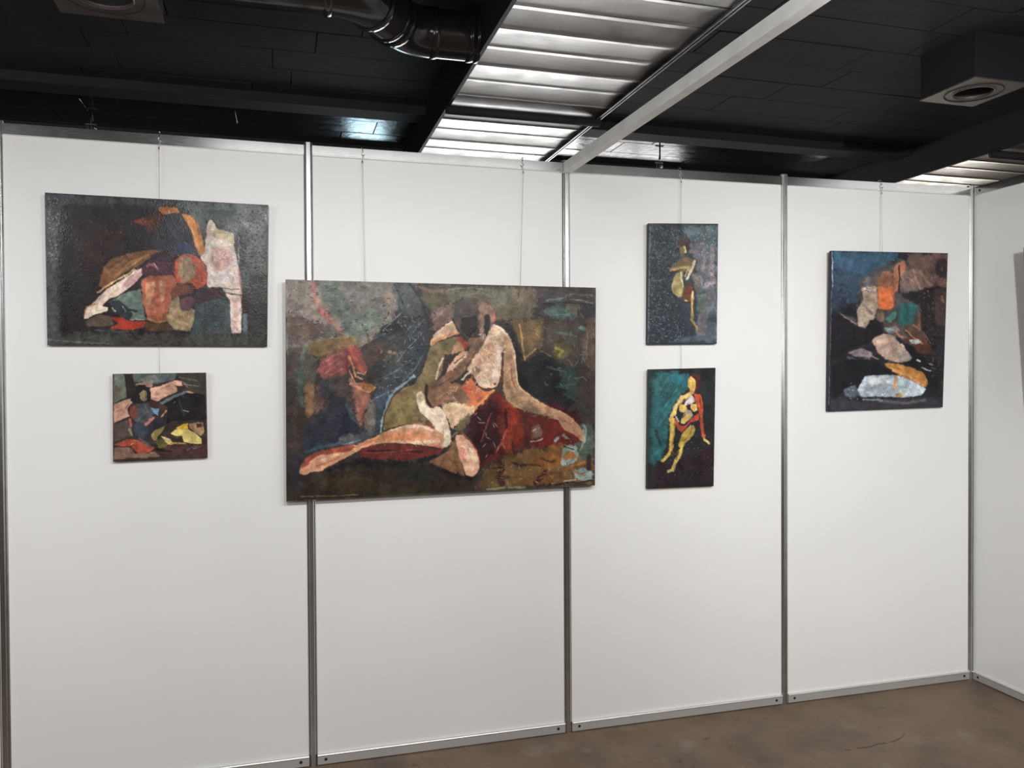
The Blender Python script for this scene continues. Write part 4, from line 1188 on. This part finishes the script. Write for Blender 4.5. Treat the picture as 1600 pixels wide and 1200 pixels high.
# ---------------------------------------------------------------- hanging wires and hooks
def hook_pts(side=1):
    pts = []
    for k in range(9):      # over the rail
        a = math.pi*k/8; pts.append((0, .013*math.cos(a)*1.0+.0155-.003, .004+.008*math.sin(a)))
    pts = [(0, .0285, -.014)]+pts
    pts += [(side*.002, -.0015, -.006)]
    for k in range(9):      # lower eye
        a = math.pi*(.5+1.35*k/8); pts.append((side*(.0065*math.cos(a)+.004), -.003, -.020+.0075*math.sin(a)))
    return pts
def hanging_wire(ptop, pbot, ybot, label, side=1, rail_z=None, kind='hanging wires on the top rail'):
    a = on_y(*ptop, -.004); b = on_y(*pbot, ybot)
    zt = rail_z(a.x)
    r = empty('hanging_wire', (a.x, 0, zt)); tag(r, label, 'wire')
    bm = bmesh.new(); tube(bm, hook_pts(side), .0014, 7); obj('hook', bm, M_steel, r, True)
    bm = bmesh.new(); tube(bm, [(side*.004, -.0045, -.0275), (side*.002-.0018, -.0045, -.040), (0, -.0045, -.052)], .0007, 5)
    tube(bm, [(side*.004, -.0045, -.0275), (side*.002+.0022, -.0045, -.040), (0, -.0045, -.052)], .0007, 5); obj('cord_loop', bm, M_cord, r, True)
    bm = bmesh.new(); tube(bm, [(0, -.0045, -.050), (0, -.0045, -.058)], .0026, 8); obj('crimp', bm, M_crimp, r, True)
    bm = bmesh.new(); tube(bm, [(0, -.0045, -.052), (b.x-a.x, b.y, b.z-zt-.004)], .00095, 6); obj('cord', bm, M_cord, r, True)
def rz(x):
    for i in range(len(xs)-1):
        if xs[i] <= x <= xs[i+1]: return tops[i]+(tops[i+1]-tops[i])*(x-xs[i])/(xs[i+1]-xs[i])
    return HT
hanging_wire((248, 215), (248.8, 307), -.006, 'thin wire with hook holding the upper left painting', 1, rz)
hanging_wire((566, 240), (570, 438), -.014, 'left of the two thin wires holding the largest painting', 1, rz)
hanging_wire((817.5, 252), (813, 446), -.014, 'right of the two thin wires holding the largest painting', -1, rz)
hanging_wire((1064.5, 270), (1064, 347.5), -.004, 'thin wire with curled hook above the slate blue painting', -1, rz)
hanging_wire((1377.5, 288), (1378.5, 391.5), -.014, 'thin wire with double hook above the abstract landscape painting', 1, rz)
def link(p0, p1, label):
    a, b = on_y(*p0, .002), on_y(*p1, -.002); bm = bmesh.new(); tube(bm, [(0, 0, 0), tuple(b-a)], .0009, 6)
    o = obj('link_cord', bm, M_cord, None, True); o.location = a; tag(o, label, 'wire')
link((249, 538), (249.5, 584), 'short cord between the upper left painting and the small squarish one')
link((1064, 534), (1065, 576), 'short cord between the slate blue painting and the teal one')
# second hook strand on the landscape's wire
# ---------------------------------------------------------------- small ironmongery hanging from the hall ceiling behind the wall
def clamp(px, py0, py1, z, label):
    p = on_z(px, py0, z); q_ = on_y(px, py1, p.y); r = empty('ceiling_clamp', (p.x, p.y, z)); L_ = z-q_.z
    tag(r, label, 'clamp')
    bm = bmesh.new(); box(bm, -.030, .026, -.008, .008, -.004, .003, bev=.001); obj('top_plate', bm, M_black2, r)
    bm = bmesh.new(); tube(bm, [(0, 0, 0), (.001, 0, -L_*.62)], .0055, 8); obj('rod', bm, M_black2, r, True)
    bm = bmesh.new(); box(bm, -.034, .022, -.006, .006, -L_*.80, -L_*.74, bev=.001); obj('cross_bar', bm, M_diff, r)
    bm = bmesh.new(); tube(bm, [(-.006, 0, -L_*.5), (-.006, 0, -L_*.76)], .003, 6); obj('pin', bm, M_diff, r, True)
    for k, dx in enumerate((-.022, -.004)):
        bm = bmesh.new(); tube(bm, [(dx, 0, -L_*.8), (dx, 0, -L_)], .003, 6); obj('bolt', bm, M_diff, r, True)
    bm = bmesh.new(); tube(bm, [(.014, 0, -L_*.86), (.014, 0, -L_*1.0)], .008, 10); obj('nut', bm, M_steel, r, True)
M_black2 = mat('worn_dark_steel', (.05, .05, .05), .45, .7)
clamp(143.5, 170, 202, HZ, 'small T shaped metal clamp above the left wall panel')
clamp(1031, 228, 262, HZ, 'small metal clamp above the third wall panel beside the lit ceiling')
GROUPS = {'painting': 'oil paintings hung on the partition walls', 'wire': 'thin wires holding the paintings', 'ceiling panel': 'slatted silver ceiling panels',
          'air vent': 'square ceiling air vents', 'clamp': 'small clamps under the hall ceiling'}
for o in COL.objects:
    if o.parent is None and o.get('category') in GROUPS: o['group'] = GROUPS[o['category']]
